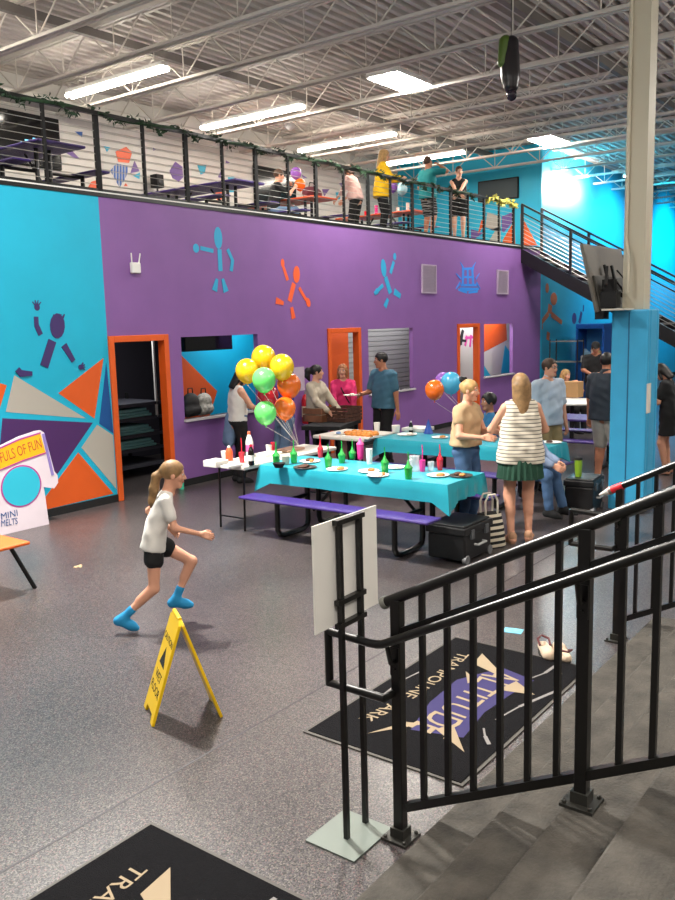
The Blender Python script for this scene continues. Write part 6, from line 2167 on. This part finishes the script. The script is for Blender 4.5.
# seated child and teenager at the far party table
person('dark haired child in blue shirt sitting at the far party table', (10.50, 5.30, 0), hdg(497, -100), 1.50, False,
       pose=dict(pelvis=(0, 0, 0.66), footR=(0.1, 0.40, 0.22), footL=(-0.1, 0.40, 0.22), handR=(0.14, 0.30, 1.0), handL=(-0.14, 0.30, 1.0), hyaw=-20), top=dict(m=cloth('mid_blue_cloth', '#2f78a8'), sleeve=0.65), bottom=dict(kind='trousers', m=BLK), shoes=dict(m=BLK),
       hair=dict(kind='short', m=HB, thick=0.02), skin='tan', res=0.016)
person('seated teenager in jeans with hands on knees beside the striped top woman', (9.27, 4.32, 0), hdg(550, 112), 1.68, False,
       pose=dict(pelvis=(0, 0, 0.53), lean=18, footR=(0.14, 0.48, 0.085), footL=(-0.10, 0.56, 0.085), handR=(0.10, 0.50, 0.63), handL=(-0.08, 0.50, 0.64), hpitch=-10), top=dict(m=cloth('grey_blue_fleece', '#7f90ab'), sleeve=1.9, hem=-0.03), bottom=dict(kind='trousers', m=DEN), shoes=dict(m=BLK),
       hair=dict(kind='short', m=HBR), res=0.015)

# men and staff towards the lobby
person('man in pale blue polo shirt, glasses and khaki shorts behind the far table', (10.62, 4.52, 0), hdg(548, 138), 1.75, False,
       pose=dict(bulk=1.12, handR=(0.30, 0.10, 0.84), handL=(-0.28, 0.05, 0.86), hyaw=-12), top=dict(m=cloth('pale_blue_cotton', '#aebccb'), sleeve=0.8, loose=0.012, hem=-0.06, inf=0.016, collar=cloth('pale_blue_cotton', '#aebccb')), bottom=dict(kind='shorts', m=KHA, len=0.95), shoes=dict(m=BLK),
       hair=dict(kind='short', m=HBR, glasses=True), res=0.015)
person('man seen from behind in charcoal polo and grey shorts left of the blue column pad', (11.42, 4.03, 0), hdg(606, 32), 1.79, False,
       pose=dict(bulk=1.12, handL=(-0.30, 0.08, 0.84), handR=(0.24, 0.25, 1.05), hyaw=-10, footR=(0.13, 0.05, 0.085)), top=dict(m=cloth('charcoal_cotton', '#2c353f'), sleeve=0.8, loose=0.014, hem=-0.08, inf=0.018, collar=cloth('charcoal_cotton', '#2c353f')), bottom=dict(kind='shorts', m=cloth('stone_grey_cotton', '#b5b1a8'), len=0.92), shoes=dict(m=WHT),
       hair=dict(kind='short', m=HB), skin='tan', res=0.015)
person('staff man in black shirt and black cap standing before the blue machine', (17.75, 6.50, 0), hdg(591, 178), 1.75, False,
       pose=dict(bulk=1.12, handR=(0.10, 0.34, 1.10), handL=(-0.10, 0.34, 1.10), elbowR=(1, -0.5, -0.6), elbowL=(-1, -0.5, -0.6), hpitch=-18), top=dict(m=BLK, sleeve=0.8, loose=0.01, hem=-0.06), bottom=dict(kind='trousers', m=BLK), shoes=dict(m=BLK),
       hair=dict(kind='short', m=HB, cap=BLK), skin='tan', res=0.02)
def seat_at(px, py, zhead, back):
    p = at(px, py, zhead)
    return (p.x, p.y, 0)
person('seated blonde woman in white blouse at the white round table', seat_at(564, 367, 1.30, 0), hdg(564, 130), 1.68, True,
       pose=dict(pelvis=(0, 0, 0.50), footR=(0.1, 0.45, 0.085), footL=(-0.1, 0.45, 0.085), handR=(0.08, 0.30, 1.06), handL=(-0.16, 0.34, 0.86), hpitch=-8), top=dict(m=WHT, sleeve=1.0, loose=0.015), bottom=dict(kind='trousers', m=BLK), shoes=dict(m=BLK),
       hair=dict(kind='shoulder', m=HBL, len=0.2), res=0.02)
person('seated brown haired person in black seen from behind before the staff man', (15.25, 5.25, 0), hdg(585, -15), 1.66, True,
       pose=dict(pelvis=(0, 0, 0.50), footR=(0.1, 0.45, 0.085), footL=(-0.1, 0.45, 0.085), handR=(0.12, 0.34, 0.84), handL=(-0.12, 0.34, 0.84), hpitch=-8), top=dict(m=BLK, sleeve=1.5, loose=0.015), bottom=dict(kind='trousers', m=BLK), shoes=dict(m=BLK),
       hair=dict(kind='shoulder', m=HBR, len=0.2), res=0.02)
person('woman in black dress bending her head over a phone right of the column', (12.55, 3.50, 0), hdg(662, -75), 1.62, True,
       pose=dict(handR=(0.12, 0.33, 1.12), handL=(-0.10, 0.34, 1.10), elbowR=(0.6, -0.5, -1), elbowL=(-0.6, -0.5, -1), hpitch=-30, lean=6), top=dict(m=BLK, sleeve=0.7, dress=0.62, name='dress'), shoes=dict(kind='sandal', m=BLK),
       hair=dict(kind='shoulder', m=HB, len=0.15), res=0.018)
person('person in grey hoodie and dark jeans cut by the right picture edge', (12.6, 3.05, 0), hdg(676, -60), 1.72, False,
       pose=dict(handR=(0.22, 0.2, 0.9)), top=dict(m=cloth('dark_grey_fleece', '#3d4046'), sleeve=1.9, loose=0.012, hem=-0.06, name='hoodie'), bottom=dict(kind='trousers', m=cloth('dark_denim', '#1f2a3c')), shoes=dict(m=WHT),
       hair=dict(kind='short', m=HBR), res=0.02)

# people on the balcony (floor at 4 m)
person('woman in yellow sweater and black trousers with long hair standing at the balcony rail', (14.72, 9.86, 4.0), hdg(378, 80), 1.70, True,
       pose=dict(handR=(0.16, 0.40, 1.16), handL=(-0.14, 0.42, 1.16), elbowR=(0.6, -0.4, -1), elbowL=(-0.6, -0.4, -1), lean=4, hpitch=-6), top=dict(m=cloth('bright_yellow_knit', '#eebd12'), sleeve=1.75, loose=0.03, hem=-0.16, inf=0.022, name='sweater'), bottom=dict(kind='trousers', m=BLK), shoes=dict(m=BLK),
       hair=dict(kind='long', m=HBL, len=0.27), res=0.019)
person('person in pale pink top and black trousers stooping behind the balcony table', (15.3, 10.9, 4.0), hdg(356, -60), 1.66, True,
       pose=dict(lean=16, handR=(0.16, 0.42, 0.98), handL=(-0.16, 0.42, 0.98), hpitch=-20), top=dict(m=cloth('pale_pink_cotton', '#c9a7a2'), sleeve=1.4, loose=0.02), bottom=dict(kind='trousers', m=BLK), shoes=dict(m=BLK),
       hair=dict(kind='shoulder', m=HBR, len=0.12), res=0.02)
person('person in teal tee and patterned shorts lifting a drink on the balcony', (16.15, 9.62, 4.0), hdg(443, 45), 1.72, False,
       pose=dict(handR=(0.12, 0.24, 1.58), elbowR=(1, 0.4, -0.6), handL=(-0.22, 0.16, 0.95), hpitch=8, bulk=1.05), top=dict(m=cloth('deep_teal_cotton', '#0f7f86'), sleeve=0.75, loose=0.02, hem=-0.08), bottom=dict(kind='shorts', m=stripe_material('short_stripes', '#141416', '#8c8c8e', 6.0, 'Z', 0.7), len=0.85), shoes=dict(m=BLK),
       hair=dict(kind='short', m=HBR), skin='tan', res=0.019)
person('person in black vest leaning with folded arms on the balcony rail', (17.42, 9.58, 4.0), hdg(467, 178), 1.66, True,
       pose=dict(lean=10, handR=(-0.04, 0.42, 1.06), handL=(0.06, 0.45, 1.04), elbowR=(1, -0.2, -1), elbowL=(-1, -0.2, -1), hyaw=-15), top=dict(m=BLK, sleeve=0, hem=-0.02), bottom=dict(kind='shorts', m=BLK, len=0.6), shoes=dict(m=WHT),
       hair=dict(kind='short', m=HBR), skin='pale', res=0.019)
person('man in black tee sitting at the orange balcony table by the balloons', (13.1, 11.35, 4.0), hdg(285, 80), 1.74, False,
       pose=dict(pelvis=(0, 0, 0.52), lean=12, footR=(0.12, 0.45, 0.085), footL=(-0.12, 0.45, 0.085), handR=(0.12, 0.42, 0.95), handL=(-0.10, 0.36, 1.05)), top=dict(m=BLK, sleeve=0.7), bottom=dict(kind='trousers', m=DENL), shoes=dict(m=BLK),
       hair=dict(kind='short', m=HBR), res=0.02)
